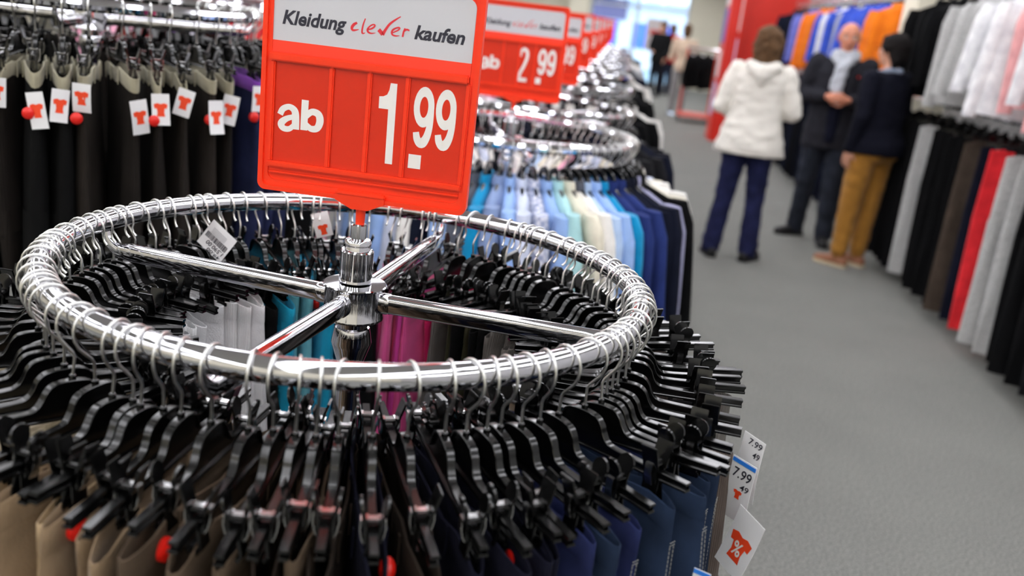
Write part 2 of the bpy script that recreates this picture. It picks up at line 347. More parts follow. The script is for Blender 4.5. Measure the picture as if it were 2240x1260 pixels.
def sign_meshes():
    d = {}
    mb = MB(); frame_ring(mb, rrect(SW0, SW1, 0, SHT, 0.012), rrect(SW0+0.007, SW1-0.007, 0.007, SHT-0.007, 0.009), -0.009, 0.009)
    frame_ring(mb, rrect(SW0+0.007, SW1-0.007, 0.007, SHT-0.007, 0.009), rrect(SW0+0.014, SW1-0.013, 0.016, SHT-0.014, 0.012), -0.0045, 0.0045)
    d['frame'] = mb.mesh('frame', SIGNRED)
    d['panel'] = MB().prism(rrect(SW0+0.006, SW1-0.006, 0.006, SHT-0.006, 0.009), -0.0015, 0.0035).mesh('back_panel', SIGNRED)
    d['header'] = MB().prism([(0.1515, 0.225)]+[p for p in rrect(-0.149, 0.1515, 0.225, 0.316, 0.014) if p[1] > 0.26]+[(-0.149, 0.225)], -0.0032, -0.001).mesh('header_card', SILVER)
    d['stripe'] = MB().prism([(-0.149, 0.205), (0.1515, 0.205), (0.1515, 0.226), (-0.149, 0.226)], -0.0036, -0.001).mesh('red_stripe', STRIPE)
    # price rack: ledge, lower rail, side rails, dividers
    mb = MB().bbox((0.0, -0.0075, 0.2025), (0.302, 0.009, 0.0125), 0.002)
    d['ledge'] = mb.mesh('ledge', SIGNRED)
    d['lower'] = MB().bbox((0.002, -0.006, 0.041), (0.304, 0.007, 0.0095), 0.002).bbox((0.002, -0.004, 0.028), (0.300, 0.005, 0.004), 0.0015).mesh('lower_rail', SIGNRED)
    d['div'] = MB().bbox((0, -0.0055, 0.1205), (0.0075, 0.006, 0.152), 0.002).mesh('divider', SIGNRED)
    d['card'] = MB().box((0, -0.0026, 0.1205), (0.0575, 0.0016, 0.152)).mesh('price_card', CARDRED)
    d['clamp'] = MB().prism([(-0.038, 0.009), (0.039, 0.009), (0.039, 0.0), (0.014, -0.012), (-0.012, -0.012), (-0.038, 0.0)], -0.012, 0.012).bbox((0.0005, 0, 0.011), (0.079, 0.027, 0.006), 0.002).mesh('clamp_foot', SIGNRED)
    d['stem'] = MB().tube([(0.001, 0, -0.009), (0.001, 0, -0.046)], [0.0080, 0.0066], 16).mesh('stem', SIGNRED)
    yh = -0.0035
    mb = MB()
    for s_ in CLEVER: mb.ribbon([(a, b, c) for a, b, c in s_], yh)
    d['clever'] = mb.mesh('handwriting', REDINK, False)
    d['klei'] = text_mesh('Kleidung', (-0.1355, -0.0385, 0.2435, 0.2705), yh, INK, bold=0.03, shear=0.22)
    d['kauf'] = text_mesh('kaufen', (0.0635, 0.1385, 0.2505, 0.2715), yh, INK, bold=0.03, shear=0.22)
    yc = -0.0037
    AB = [[(-0.1331, 0.1169, 0.0093), (-0.1289, 0.1256, 0.0093), (-0.1195, 0.1299, 0.0088), (-0.1111, 0.1257, 0.0104), (-0.1087, 0.116, 0.0115), (-0.1081, 0.097, 0.0116)],
          [(-0.1098, 0.1164, 0.0071), (-0.1227, 0.1116, 0.0088), (-0.1306, 0.104, 0.011), (-0.1276, 0.0972, 0.0094), (-0.1179, 0.0968, 0.0083), (-0.1093, 0.1048, 0.0071)],
          [(-0.0948, 0.1431, 0.0109), (-0.095, 0.1203, 0.0109), (-0.0949, 0.0976, 0.011)],
          [(-0.0925, 0.1186, 0.0082), (-0.0839, 0.1265, 0.0098), (-0.0737, 0.1243, 0.0109), (-0.0704, 0.1142, 0.0115), (-0.0744, 0.1032, 0.0104), (-0.0839, 0.1012, 0.0093), (-0.0924, 0.107, 0.0082)]]
    mb = MB()
    for q, s_ in enumerate(AB): mb.ribbon(s_, yc-0.00004*q)
    d['ab'] = mb.mesh('lettering', WHITEINK, False)
    d['one'] = MB().prism(ONE, yc, yc+0.0004).mesh('numeral', WHITEINK, False)
    def nine(ox, oz=0.0):
        mb = MB(); n = 28
        c = (0.0870+ox, 0.1548+oz)
        out = [(c[0]+0.0155*math.cos(2*PI*k/n), c[1]+0.0300*math.sin(2*PI*k/n)) for k in range(n)]
        inn = [(c[0]+0.0064*math.cos(2*PI*k/n), c[1]+0.0155*math.sin(2*PI*k/n)) for k in range(n)]
        mb.add([(p[0], yc, p[1]) for p in out+inn], [(k, (k+1) % n, n+(k+1) % n, n+k) for k in range(n)])
        mb.ribbon([(0.0979+ox, 0.1548+oz, 0.0091), (0.0981+ox, 0.1385+oz, 0.0093), (0.0970+ox, 0.1225+oz, 0.0099), (0.0935+ox, 0.1090+oz, 0.0117), (0.0872+ox, 0.1010+oz, 0.0145), (0.0806+ox, 0.1062+oz, 0.0112), (0.0778+ox, 0.1169+oz, 0.0092)], yc-0.0001)
        return mb.mesh('numeral', WHITEINK, False)
    d['nine1'] = nine(0); d['nine2'] = nine(0.0335)
    d['dot'] = MB().box((0.0792, yc, 0.0722), (0.0192, 0.0004, 0.0212)).mesh('decimal_point', WHITEINK, False)
    d['two'] = MB().ribbon([(0.0065, 0.150, 0.0105), (0.0085, 0.166, 0.011), (0.0185, 0.1765, 0.0125), (0.0300, 0.168, 0.0115), (0.0320, 0.148, 0.0105), (0.0240, 0.120, 0.0108), (0.0120, 0.092, 0.011), (0.0090, 0.072, 0.011)], yc).box((0.0205, yc, 0.0695), (0.0345, 0.0003, 0.0135)).mesh('numeral', WHITEINK, False)
    return d
SGM = sign_meshes()
CARDX = [(-0.1005, 0.0880/0.0575), (-0.0265, 1.0), (0.0315, 1.0), (0.1060, 0.0880/0.0575)]
def make_sign(label, x, y, z, price, group):
    t = thing('price_sign', label, 'price sign', (x, y, z), group=group)
    part('frame', SGM['frame'], t); part('back_panel', SGM['panel'], t)
    h = part('header_card', SGM['header'], t, label='silver header card reading Kleidung clever kaufen')
    part('lettering', SGM['klei'], h); part('lettering', SGM['kauf'], h); part('handwriting', SGM['clever'], h)
    part('red_stripe', SGM['stripe'], t); part('ledge', SGM['ledge'], t); part('lower_rail', SGM['lower'], t)
    for dx in (-0.146, -0.0555, 0.0025, 0.0605, 0.1515): part('divider', SGM['div'], t, (dx, 0, 0))
    cs = [part('price_card', SGM['card'], t, (cx, 0, 0), scale=(sx, 1, 1)) for cx, sx in CARDX]
    def on(k, me, name): 
        o = part(name, me, cs[k]); o.location = (-CARDX[k][0]/CARDX[k][1], 0, 0); o.scale = (1/CARDX[k][1], 1, 1); return o
    on(0, SGM['ab'], 'lettering')
    if price == '1': on(2, SGM['one'], 'numeral')
    else: on(2, SGM['two'], 'numeral')
    on(3, SGM['nine1'], 'numeral'); on(3, SGM['nine2'], 'numeral'); on(3, SGM['dot'], 'decimal_point')
    part('clamp_foot', SGM['clamp'], t); part('stem', SGM['stem'], t)
    return t
make_sign('red price sign reading ab 1.99 on the nearest round rack', 0, 0, 1.270, '1', 'red price signs down the row')
for i, (y, h, th) in enumerate(RINGS):
    make_sign('red price sign on the %s rack behind the nearest one' % ORD[i] if i else 'red price sign reading ab 2.99 on the rack behind the nearest one', 0, y, h+0.108, '2', 'red price signs down the row')
# ------------------------------------------------------------------ hangers (local: origin on the rail centre line, x along the bar, z up)
def hook_mesh(drop=0.078, seg=8, flip=1):
    rl = 0.0245; zc = RT+0.0018-rl; pts = [(0, 0, -drop-0.004), (0, 0, -drop+0.028)]
    pts += [(0.003, 0, -drop+0.034), (0.0185, 0, zc-0.021), (rl-0.0012, 0, zc-0.010)]
    for k in range(13):
        a = -0.15+(PI+0.55)*k/12; pts.append((rl*math.cos(a), 0, zc+rl*math.sin(a)))
    pts += [(-rl-0.0005, 0, zc-0.017), (-rl-0.006, 0, zc-0.0225)]
    pts = [(p[0]*flip, p[1], p[2]) for p in pts]
    r = [0.00185]*len(pts); r[-1] = 0.0024
    return MB().tube(pts, r, seg).mesh('hook', WIRE, angle=60)
def clip_hanger_body(hl=0.165, z0=-0.078):
    "omega-shaped plate with a rim, then H-section bars to both sides"
    half = smooth_path([(0.0, z0), (0.014, z0-0.0008), (0.026, z0-0.004), (0.034, z0-0.012), (0.0385, z0-0.022), (0.046, z0-0.0315), (0.060, z0-0.035), (hl*0.6, z0-0.0365), (hl, z0-0.0375)], 4)
    bot = z0-0.050
    top = [(-x, z) for x, z in reversed(half)]+half[1:]
    mb = MB(); n = len(top)
    # web
    poly = top+[(hl, bot), (-hl, bot)]
    vs = []
    for y in (-0.0020, 0.0020): vs += [(x, y, z) for x, z in top]+[(x, y, bot if abs(x) > 0.05 else bot+0.0) for x, z in top]
    fs = []
    for i in range(n-1):
        fs += [(i, i+1, n+i+1, n+i), (2*n+i, 3*n+i, 3*n+i+1, 2*n+i+1)]
    mb.add(vs, fs)
    # rims: upper and lower flanges
    def flange(line, th, w):
        vs = []; m = len(line)
        for i, (x, z) in enumerate(line):
            a = line[max(0, i-1)]; b = line[min(m-1, i+1)]; dx, dz = b[0]-a[0], b[1]-a[1]; l = math.hypot(dx, dz)
            nx, nz = dz/l*th, -dx/l*th
            ch = 0.0008
            vs += [(x, -w+ch, z), (x, w-ch, z), (x+nx*0.3, w, z+nz*0.3), (x+nx, w, z+nz), (x+nx, -w, z+nz), (x+nx*0.3, -w, z+nz*0.3)]
        fs = []
        for i in range(m-1):
            for k in range(6): fs.append((6*i+k, 6*i+(k+1) % 6, 6*i+6+(k+1) % 6, 6*i+6+k))
        fs += [(0, 1, 2, 3, 4, 5), tuple(6*(m-1)+k for k in range(6))]
        mb.add(vs, fs)
    flange(top, 0.0036, 0.0052)
    flange([(-hl, bot+0.0036), (0, bot+0.0036), (hl, bot+0.0036)], 0.0036, 0.0052)
    mb.tube([(0, 0, z0-0.003), (0, 0, z0+0.005), (0, 0, z0+0.0065)], [0.0048, 0.0044, 0.0030], 10)
    return mb.mesh('hanger_bar', BLACK)
def clip_meshes():
    d = {}
    for kind in ('square', 'round'):
        mb = MB()
        for s in (-1, 1):
            # finger tab above the bar, flaring outwards
            if kind == 'square':
                rot = Matrix.Rotation(-s*0.30, 3, 'X')
                mb.bbox((0, s*0.0125, -0.0985), (0.024, 0.0030, 0.034), 0.0008, rot=rot)
            else:
                rot = Matrix.Rotation(-s*0.22, 3, 'X')
                pl = [(0.0125*math.cos(a), 0.0125*math.sin(a)) for a in [2*PI*k/16 for k in range(16)]]
                vs = [rot @ Vector((x, -0.0015, z)) for x, z in pl]+[rot @ Vector((x, 0.0015, z)) for x, z in pl]
                vs = [v+Vector((0, s*0.0120, -0.0930)) for v in vs]
                mb.add(vs, [tuple(range(16)), tuple(range(31, 15, -1))]+[(i, i+16, (i+1) % 16+16, (i+1) % 16) for i in range(16)])
                mb.bbox((0, s*0.0100, -0.106), (0.018, 0.003, 0.022), 0.0008, rot=rot)
            mb.bbox((0, s*0.0078, -0.1215), (0.019, 0.0034, 0.022), 0.0008)
            mb.bbox((0, s*0.0052, -0.1405), (0.023, 0.0032, 0.026), 0.0008, rot=Matrix.Rotation(s*0.16, 3, 'X'))
            mb.bbox((0, s*0.0040, -0.1530), (0.028, 0.0040, 0.007), 0.0012)
        mb.bbox((0, 0, -0.1080), (0.017, 0.014, 0.003), 0.0006)
        d[kind] = mb.mesh('clip', BLACK)
    mb = MB()
    for s in (-1, 1):
        pts = [(s*0.0060, -0.1045), (s*0.0135, -0.1065), (s*0.0140, -0.118), (s*0.0118, -0.1290), (s*0.0088, -0.135)]
        vs = []
        for y, z in pts: vs += [(-0.0052, y, z), (0.0052, y, z), (0.0052, y-s*0.0009, z), (-0.0052, y-s*0.0009, z)]
        fs = [(0, 1, 2, 3), tuple(4*(len(pts)-1)+k for k in range(4))]
        for i in range(len(pts)-1):
            for k in range(4): fs.append((4*i+k, 4*i+(k+1) % 4, 4*i+4+(k+1) % 4, 4*i+4+k))
        mb.add(vs, fs)
    mb.box((0, 0, -0.1060), (0.0084, 0.013, 0.0009))
    d['spring'] = mb.mesh('spring', SPRING)
    return d
HOOK = hook_mesh(); HOOK2 = hook_mesh(flip=-1); HOOKLO = hook_mesh(seg=5)
BODY = [clip_hanger_body(h) for h in (0.180, 0.172, 0.188)]
BODYL = clip_hanger_body(0.20)
CL = clip_meshes()
def make_clip_hanger(label, loc, rot, group, body, cx, kind, cat='hanger', hook=None, name='clip_hanger', springs=True, swivel=0.0):
    t = thing(name, label, cat, loc, rot, group)
    part('hook', hook or HOOK, t, rot=(0, 0, swivel)); part('hanger_bar', body, t)
    for x in cx:
        c = part('clip', CL[kind], t, (x, 0, 0))
        if springs: part('spring', CL['spring'], c)
    return t
# ------------------------------------------------------------------ garments (same local frame as their hanger)
def folds(x, z, ph, amp): return amp*(math.sin(x*38+ph+z*5)+0.6*math.sin(x*71-z*9+ph*2.3))
def tube_rows(mb, rows, n, m=0, closed_bottom=True, closed_top=False):
    vs = [p for r in rows for p in r]; k = len(rows)
    fs = [(i*n+j, i*n+(j+1) % n, (i+1)*n+(j+1) % n, (i+1)*n+j) for i in range(k-1) for j in range(n)]
    if closed_bottom: fs.append(tuple((k-1)*n+j for j in range(n)))
    if closed_top: fs.append(tuple(range(n-1, -1, -1)))
    mb.add(vs, fs, m)
def sect(cx, a, b, z, n, ph, amp, e=0.75, cy=0.0):
    o = []
    for j in range(n):
        t = 2*PI*j/n; c, s = math.cos(t), math.sin(t)
        x = cx+a*math.copysign(abs(c)**e, c); y = b*math.copysign(abs(s)**e, s)
        o.append((x, cy+y+folds(x, z, ph, amp), z))
    return o
def trousers_meshes(seed, w=0.26, L=0.7, t=0.017, top=-0.138, nr=9, n=24, flare=0.9, e=0.75):
    rnd = random.Random(seed); ph = rnd.uniform(0, 6); pinch = rnd.uniform(0.55, 0.95)
    mb = MB(); rows = []; cr = 0.34*L; da = rnd.uniform(0.008, 0.026)
    def droop(x): return da*max(0, (abs(x)-0.3*w)/(0.2*w))**1.6+0.004*math.sin(x*45+ph)
    for i in range(nr):
        v = i/(nr-1); z = top-0.03-v*(cr+0.01)
        rows.append([(x, y, zz-droop(x)*(1-0.7*v)) for x, y, zz in sect(0, w/2*(1+0.05*v), t*(pinch+(1-pinch)*v+0.25*v), z, n, ph, 0.0022+0.0035*v, e)])
    tube_rows(mb, rows, n, closed_bottom=False)
    for s in (-1, 1):
        rows = []
        for i in range(nr+2):
            v = i/(nr+1); z = top-cr+0.012-v*(L-cr-0.02)
            rows.append(sect(s*w/4*(1.02-0.10*v*(1-flare)), w/4*1.05*(1-(1-flare)*v)+0.002, t*(1.15-0.2*v), z, n, ph+s, 0.004+0.002*v, e, cy=0.004*math.sin(ph+3*v+s)))
        tube_rows(mb, rows, n)
    legs = mb.mesh('legs', cloth('plain_white', (235, 235, 235)), angle=60)
    mb = MB()
    def wl(k, z): return [(x, y, zz-droop(x)) for x, y, zz in sect(0, w/2+min(k, 0.0004), t*pinch+k+0.001, z, n, ph, 0.0022, e)]
    rows = [wl(-0.0030, top-0.028), wl(-0.0030, top-0.002), wl(-0.0012, top), wl(0.0012, top-0.001), wl(0.0016, top-0.015), wl(0.0012, top-0.031), wl(0.0002, top-0.033)]
    tube_rows(mb, rows, n, closed_bottom=False)
    for x in (-0.25, -0.08, 0.08, 0.25):
        for s in (-1, 1):
            y = s*(t*pinch+0.0045)
            mb.box((x*w, y+folds(x*w, top-0.015, ph, 0.0022), top-0.018), (0.007, 0.0018, 0.036))
    return legs, mb.mesh('waistband', cloth('plain_white', (235, 235, 235)), angle=50)
def seam_mesh(w, top=-0.138, L=0.5):
    "pale dashed stitching beside the side seams and below the waistband"
    mb = MB()
    for s in (-1, 1):
        for off in (-0.004, 0.004):
            for k in range(60): mb.box((s*(w/2+0.0008), off, top-0.066-k*0.006), (0.0010, 0.0006, 0.0042))
        for r in range(2):
            for k in range(3): mb.box((s*(w/2+0.0012), -0.004+0.004*k, top-0.058-0.004*r), (0.0010, 0.0024, 0.0006))
    return mb.mesh('stitching', mat('stitch_thread', (150, 150, 146), 0.8), False)
TRW1 = (0.32, 0.34, 0.30, 0.355, 0.33, 0.315)
SEAM = [seam_mesh(w_) for w_ in TRW1]
TRM = [trousers_meshes(i, w, L, t) for i, (w, L, t) in enumerate(((0.32, 0.66, 0.015), (0.34, 0.72, 0.018), (0.30, 0.60, 0.014), (0.355, 0.78, 0.018), (0.33, 0.70, 0.022), (0.315, 0.64, 0.012)))]
def make_trousers(label, loc, rot, group, ms, m, mw=None, cat='trousers', name='trousers'):
    t = thing(name, label, cat, loc, rot, group)
    part('legs', ms[0], t, m=m); part('waistband', ms[1], t, m=mw or m); return t
# price tag card: x right, z down from the string hole, faces -y
def shirt_logo(s, cx, cz, y=-0.0008):
    "little t-shirt outline printed on the tags"
    P = [(-0.5, 0.40), (-0.24, 0.5), (0.0, 0.42), (0.24, 0.5), (0.5, 0.40), (0.44, 0.08), (0.29, 0.10), (0.24, -0.2), (0.30, -0.52), (-0.30, -0.52), (-0.24, -0.2), (-0.29, 0.10), (-0.44, 0.08)]
    return [(cx+x*s, cz+z*s) for x, z in P]
def tag_mesh_plain(w, h, logo=True, curve=0.0, sl=0.0):
    mb = MB(); n = 6
    vs = []; 
    for i in range(n+1):
        v = i/n
        for x in (-w/2, w/2):
            vs.append((x+sl*v*h, -0.0003+curve*v*v, -v*h)); vs.append((x+sl*v*h, 0.0003+curve*v*v, -v*h))
    fs = []
    for i in range(n):
        a = 4*i; b = 4*i+4
        fs += [(a, a+2, b+2, b), (a+1, b+1, b+3, a+3), (a, b, b+1, a+1), (a+2, a+3, b+3, b+2)]
    fs += [(0, 1, 3, 2), (4*n, 4*n+2, 4*n+3, 4*n+1)]
    mb.add(vs, fs); return mb.mesh('price_tag', TAGWHITE, False)
def logo_mesh(w, h, curve=0.0, sl=0.0, size=0.75, cz=-0.5):
    P = shirt_logo(w*size, 0, cz*h); o = []
    mb = MB()
    for sgn in (-1, 1):
        mb.add([(x+sl*(-z), sgn*0.0007+curve*(z/h)**2, z) for x, z in P], [tuple(range(len(P)))])
    return mb.mesh('logo', TAGORANGE, False)
def bend(me, curve, h):
    for v in me.vertices: v.co.y += curve*(v.co.z/h)**2
    return me
def put_tag(parent, loc, rot, w=0.045, h=0.085, curve=0.0, lines=(), logo=None, bar=False, strip=False, extra=None):
    o = part('price_tag', tag_mesh_plain(w, h, curve=curve), parent, loc, rot, label='white card price tag')
    if logo: part('logo', logo_mesh(w, h, curve, size=logo[0], cz=logo[1]), o, label='orange printed shirt emblem')
    for txt, x0, x1, z0, z1 in lines:
        part('lettering', bend(text_mesh(txt, (x0*w, x1*w, z1*h, z0*h), -0.0012, INK, bold=0.01, shear=0.15), curve, h), o)
    if bar:
        rnd = random.Random(5); mb = MB(); x = -0.42*w
        while x < 0.42*w:
            bw = rnd.choice((0.0005, 0.0009, 0.0014)); mb.box((x+bw/2, -0.0008, bar*h), (bw, 0.0003, 0.011)); x += bw+rnd.choice((0.0006, 0.001, 0.0013))
        for k in range(5): mb.box((-0.05*w, -0.0008, (bar+0.14+0.045*k)*h), (0.55*w, 0.0003, 0.0004))
        part('barcode', mb.mesh('barcode', INK, False), o)
    if strip: part('blue_stripe', MB().box((0, -0.0008, -0.05*h), (w*0.98, 0.0004, 0.006)).mesh('blue_stripe', TAGBLUE, False), o)
    if extra: extra(o)
    return o
SECM = MB().lathe([(0.004, 0.010), (0.010, 0.008), (0.0135, 0.004), (0.0135, -0.002), (0.009, -0.006), (0.004, -0.008)], 16).mesh('security_tag', REDTAG)

# ------------------------------------------------------------------ nearest rack: hangers and trousers
C_ = {k: cloth(k, *v) for k, v in {
    'white': ((236, 236, 238),), 'white_rib': ((240, 240, 240), 'cord'), 'black': ((9, 9, 10),), 'turquoise': ((26, 170, 208),), 'steel': ((75, 98, 140), 'denim'),
    'mint': ((120, 200, 212),), 'teal': ((10, 128, 168),), 'magenta': ((220, 74, 170), 'cord'), 'salmon': ((236, 116, 156),), 'hotpink': ((225, 40, 110),), 'rose': ((226, 84, 150), 'cord'),
    'grey': ((104, 100, 96), 'cord'), 'greybrown': ((96, 86, 80), 'cord'), 'olive': ((56, 55, 38),), 'charcoal': ((46, 45, 46),), 'jeans': ((38, 52, 76), 'denim', 0.35), 'jeansdark': ((22, 30, 44), 'denim', 0.35),
    'jeansblue': ((44, 52, 96), 'denim', 0.3), 'navy': ((17, 18, 34), 'cord'), 'brown': ((88, 74, 60),), 'darkbrown': ((42, 34, 28), 'cord'), 'khaki': ((140, 118, 92),), 'beige': ((180, 156, 122),), 'cream': ((206, 194, 168),),
    'lightgrey': ((190, 190, 194),)}.items()}
CN = {'white': 'white', 'white_rib': 'white ribbed', 'black': 'black', 'turquoise': 'turquoise', 'steel': 'steel blue', 'mint': 'pale turquoise', 'teal': 'deep teal', 'magenta': 'magenta corduroy', 'salmon': 'salmon pink', 'hotpink': 'hot pink', 'rose': 'rose corduroy',
      'grey': 'grey corduroy', 'greybrown': 'grey-brown corduroy', 'olive': 'dark olive', 'charcoal': 'charcoal', 'jeans': 'mid-blue denim', 'jeansdark': 'dark denim', 'jeansblue': 'violet-blue denim', 'navy': 'navy corduroy', 'brown': 'taupe brown', 'darkbrown': 'dark brown', 'khaki': 'khaki', 'beige': 'beige', 'cream': 'cream', 'lightgrey': 'light grey'}
SCHEME = [(-180, 'lightgrey white'), (-165, 'lightgrey white cream'), (-148, 'cream beige white'), (-128, 'beige cream cream'), (-112, 'beige cream khaki'), (-97, 'brown khaki darkbrown'), (-84, 'darkbrown black brown'), (-74, 'darkbrown navy black'), (-62, 'navy jeansdark'),
          (-50, 'jeansdark jeansblue jeans'), (-38, 'jeans jeansdark jeansblue'), (-22, 'jeans greybrown jeansdark'), (-12, 'greybrown grey charcoal'), (30, 'grey charcoal'), (44, 'grey black charcoal'), (55, 'black olive'), (61, 'olive'), (70, 'grey'), (74, 'hotpink'), (78, 'magenta rose'), (84, 'salmon magenta'), (90, 'magenta rose'), (97, 'black teal'), (108, 'teal'), (112, 'turquoise'),
          (119, 'mint'), (125, 'steel'), (130, 'turquoise'), (136, 'black'), (139, 'white white_rib'), (172, 'white lightgrey')]
def colour_at(deg, rnd):
    c = 'white'
    for a, s in SCHEME:
        if deg >= a: c = s
    return rnd.choice(c.split())
SPK = [(83.1, 'rear'), (-6.9, 'right'), (-96.9, 'front'), (-186.9, 'left')]
def spoke_ref(deg):
    best = None
    for a, nme in SPK:
        d = (a-deg) % 360
        if best is None or d < best[0]: best = (d, nme)
    return best
rnd = random.Random(11); N1 = 90
angs = []
for k in range(N1):
    a = -180+360*(k+0.5)/N1+rnd.uniform(-1.0, 1.0)+1.3*math.sin(k*0.9)
    if min(abs(((a-s+180) % 360)-180) for s, _ in SPK) < 1.6: a += 2.2
    angs.append(a)
angs.sort(); cnt = {}; RING1 = []
for a in sorted(angs, key=lambda v: spoke_ref(v)[0]):
    d, nme = spoke_ref(a); cnt[nme] = cnt.get(nme, 0)+1; k = cnt[nme]-1
    th = math.radians(a)
    yaw = th+math.radians(6*math.sin(3*th+1)+4*math.sin(7*th+2)+rnd.uniform(-2.5, 2.5))
    tilt = math.radians(rnd.uniform(-2.5, 2.5) if rnd.random() > 0.12 else rnd.choice((-1, 1))*rnd.uniform(5, 9))
    col = colour_at(a, rnd)
    loc = (R1*math.cos(th), R1*math.sin(th), H1); rot = (rnd.uniform(-0.02, 0.02), tilt, yaw)
    where = '%s clockwise from %s spoke' % (ORD[k], nme)
    cx = 0.112+rnd.uniform(-0.012, 0.018)
    make_clip_hanger('black clip hanger on nearest rack, '+where, loc, rot, 'clip hangers on the nearest rack', rnd.choice(BODY), (-cx+rnd.uniform(-0.006, 0.006), cx), rnd.choice(('square', 'square', 'round')), swivel=rnd.uniform(-0.28, 0.28)+th-yaw)
    jean = 'denim' in CN[col]; ti = rnd.randrange(6)
    g = make_trousers('%s %s on nearest rack, %s' % (CN[col], 'jeans' if jean else 'trousers', where), loc, rot, 'trousers on the nearest rack', TRM[ti], C_[col], cat='jeans' if jean else 'trousers', name='jeans' if jean else 'trousers')
    g.location.z -= rnd.uniform(0, 0.010); g.rotation_euler.z += rnd.uniform(-0.06, 0.06)
    if jean: part('stitching', SEAM[ti], g)['kind'] = 'stuff'
    RING1.append((a, g))

# price tags and security buttons among the near trousers
def near_g(deg): return min(RING1, key=lambda q: abs(((q[0]-deg+180) % 360)-180))[1]
def world_tag(deg, pos, eul, **kw):
    g = near_g(deg); o = put_tag(g, (0, 0, 0), (0, 0, 0), **kw)
    o.matrix_parent_inverse = Matrix.LocRotScale(g.location, g.rotation_euler, None).inverted(); o.location = pos; o.rotation_euler = eul; return o
world_tag(142, (-0.318, 0.245, 1.125), (-0.25, 0.55, -0.25), w=0.062, h=0.054, bar=-0.52, lines=(('1.590.00', 0.42, -0.25, -0.82, -0.66), ('49.00', 0.42, -0.1, -0.98, -0.86)))
world_tag(114, (-0.185, 0.385, 1.150), (-0.2, -0.30, 0.35), w=0.034, h=0.050, curve=0.012, logo=(0.6, -0.7))
world_tag(-14, (0.632, -0.130, 1.035), (0.0, 0.10, -0.85), w=0.040, h=0.105, curve=0.012, lines=(('7.99', -0.2, 0.42, -0.04, -0.14), ('49', 0.1, 0.42, -0.20, -0.30)))
world_tag(-17, (0.618, -0.165, 1.012), (0.0, 0.08, -0.75), w=0.040, h=0.100, curve=0.010, strip=True, logo=(0.35, -0.55), lines=(('7.99', -0.35, 0.42, -0.14, -0.30), ('49', 0.05, 0.42, -0.36, -0.46)))
world_tag(-24, (0.632, -0.215, 0.955), (0.0, 0.20, -0.95), w=0.052, h=0.095, curve=-0.010, logo=(0.78, -0.58), extra=lambda o: part('lettering', bend(text_mesh('%', (-0.008, 0.008, -0.068, -0.046), -0.0014, WHITEINK, bold=0.02), -0.010, 0.095), o))
world_tag(-45, (0.41, -0.475, 0.945), (0.1, -0.45, -0.3), w=0.060, h=0.085, bar=False)
world_tag(-33, (0.555, -0.355, 0.945), (0.0, 0.05, -0.4), w=0.022, h=0.075, strip=True, lines=(('99', -0.3, 0.4, -0.45, -0.60),))
for deg in (-73, -58, -92, 63, 118, -105, 150):
    g = near_g(deg); part('security_tag', SECM, g, (0.12*(1 if deg < 0 else -1), 0.016, -0.168), (PI/2, 0, 0), label='round red security button')
# ------------------------------------------------------------------ shirts on shoulder hangers
def shoulder_hanger(hw=0.19, z0=-0.075, dropz=0.055):
    half = smooth_path([(0, 0, z0+0.008), (0.026, 0, z0-0.002), (0.042, 0, z0-0.022), (0.050, 0, z0-0.052), (hw*0.58, 0, z0-0.092), (hw*0.85, 0, z0-0.116), (hw, 0, z0-0.130)], 4)
    pts = [(-p[0], p[1], p[2]) for p in reversed(half)]+half[1:]
    n = len(pts); rs = [0.010+0.006*abs(2*i/(n-1)-1) for i in range(n)]
    return MB().tube(pts, rs, 8, sec=super_sec(0.7, 0.55, 1.0)).tube([(0, 0, z0), (0, 0, z0+0.014)], 0.005, 8).mesh('shoulder_bar', BLACK)
SHB = shoulder_hanger(); SHBS = shoulder_hanger(0.165, -0.075, 0.048)
def shirt_meshes(seed, hw=0.19, L=0.56, sl=0.42, t=0.030, top=-0.115, n=24, spread=0.05):
    rnd = random.Random(seed); ph = rnd.uniform(0, 6); mb = MB(); rows = []
    prof = [(0.30, 0.000, 0.55), (0.34, -0.012, 0.6), (0.55, -0.030, 0.75), (0.80, -0.052, 0.85), (0.97, -0.072, 0.9), (1.03, -0.10, 1.0), (1.02, -0.18, 1.1), (1.02, -0.30, 1.1), (1.05, -0.42, 1.15), (1.08, -L, 1.2)]
    for a, z, b in prof:
        if z < -L+0.02: z = -L
        rows.append(sect(0, a*hw, t*b, top+z, n, ph, 0.002+0.006*min(1, -z/0.4), 0.8))
    tube_rows(mb, rows, n, closed_top=False)
    body = mb.mesh('shirt_body', cloth('plain_white', (235, 235, 235)), angle=60)
    sleeves = []
    for s in (-1, 1):
        mb = MB(); rows = []; m = 8
        sx = spread+rnd.uniform(-0.01, 0.02)
        for i in range(m+1):
            v = i/m; z = top-0.062-v*sl; x = s*(hw*0.93+0.012+sx*v**0.8); r = 0.062-0.020*v
            if i == 0: r *= 0.62; z += 0.004
            rows.append(sect(x, r*0.92, t*(1.05-0.3*v)*(0.7 if i == 0 else 1), z-0.02*(1 if i else 0), 14, ph+s+2, 0.005, 0.85, cy=0.012*math.sin(ph+2*v)))
        tube_rows(mb, rows, 14, closed_top=True); sleeves.append(mb.mesh('sleeve', cloth('plain_white', (235, 235, 235)), angle=60))
    mb = MB()
    def ell(k, z): return [((0.30*hw+k)*math.cos(2*PI*j/n), (t*0.60+k)*math.sin(2*PI*j/n), z) for j in range(n)]
    tube_rows(mb, [ell(-0.002, top-0.010), ell(-0.004, top+0.018), ell(0.001, top+0.020), ell(0.006, top+0.004), ell(0.007, top-0.012), ell(0.002, top-0.014)], n, closed_bottom=False)
    return body, sleeves, mb.mesh('collar', cloth('plain_white', (235, 235, 235)), angle=50)
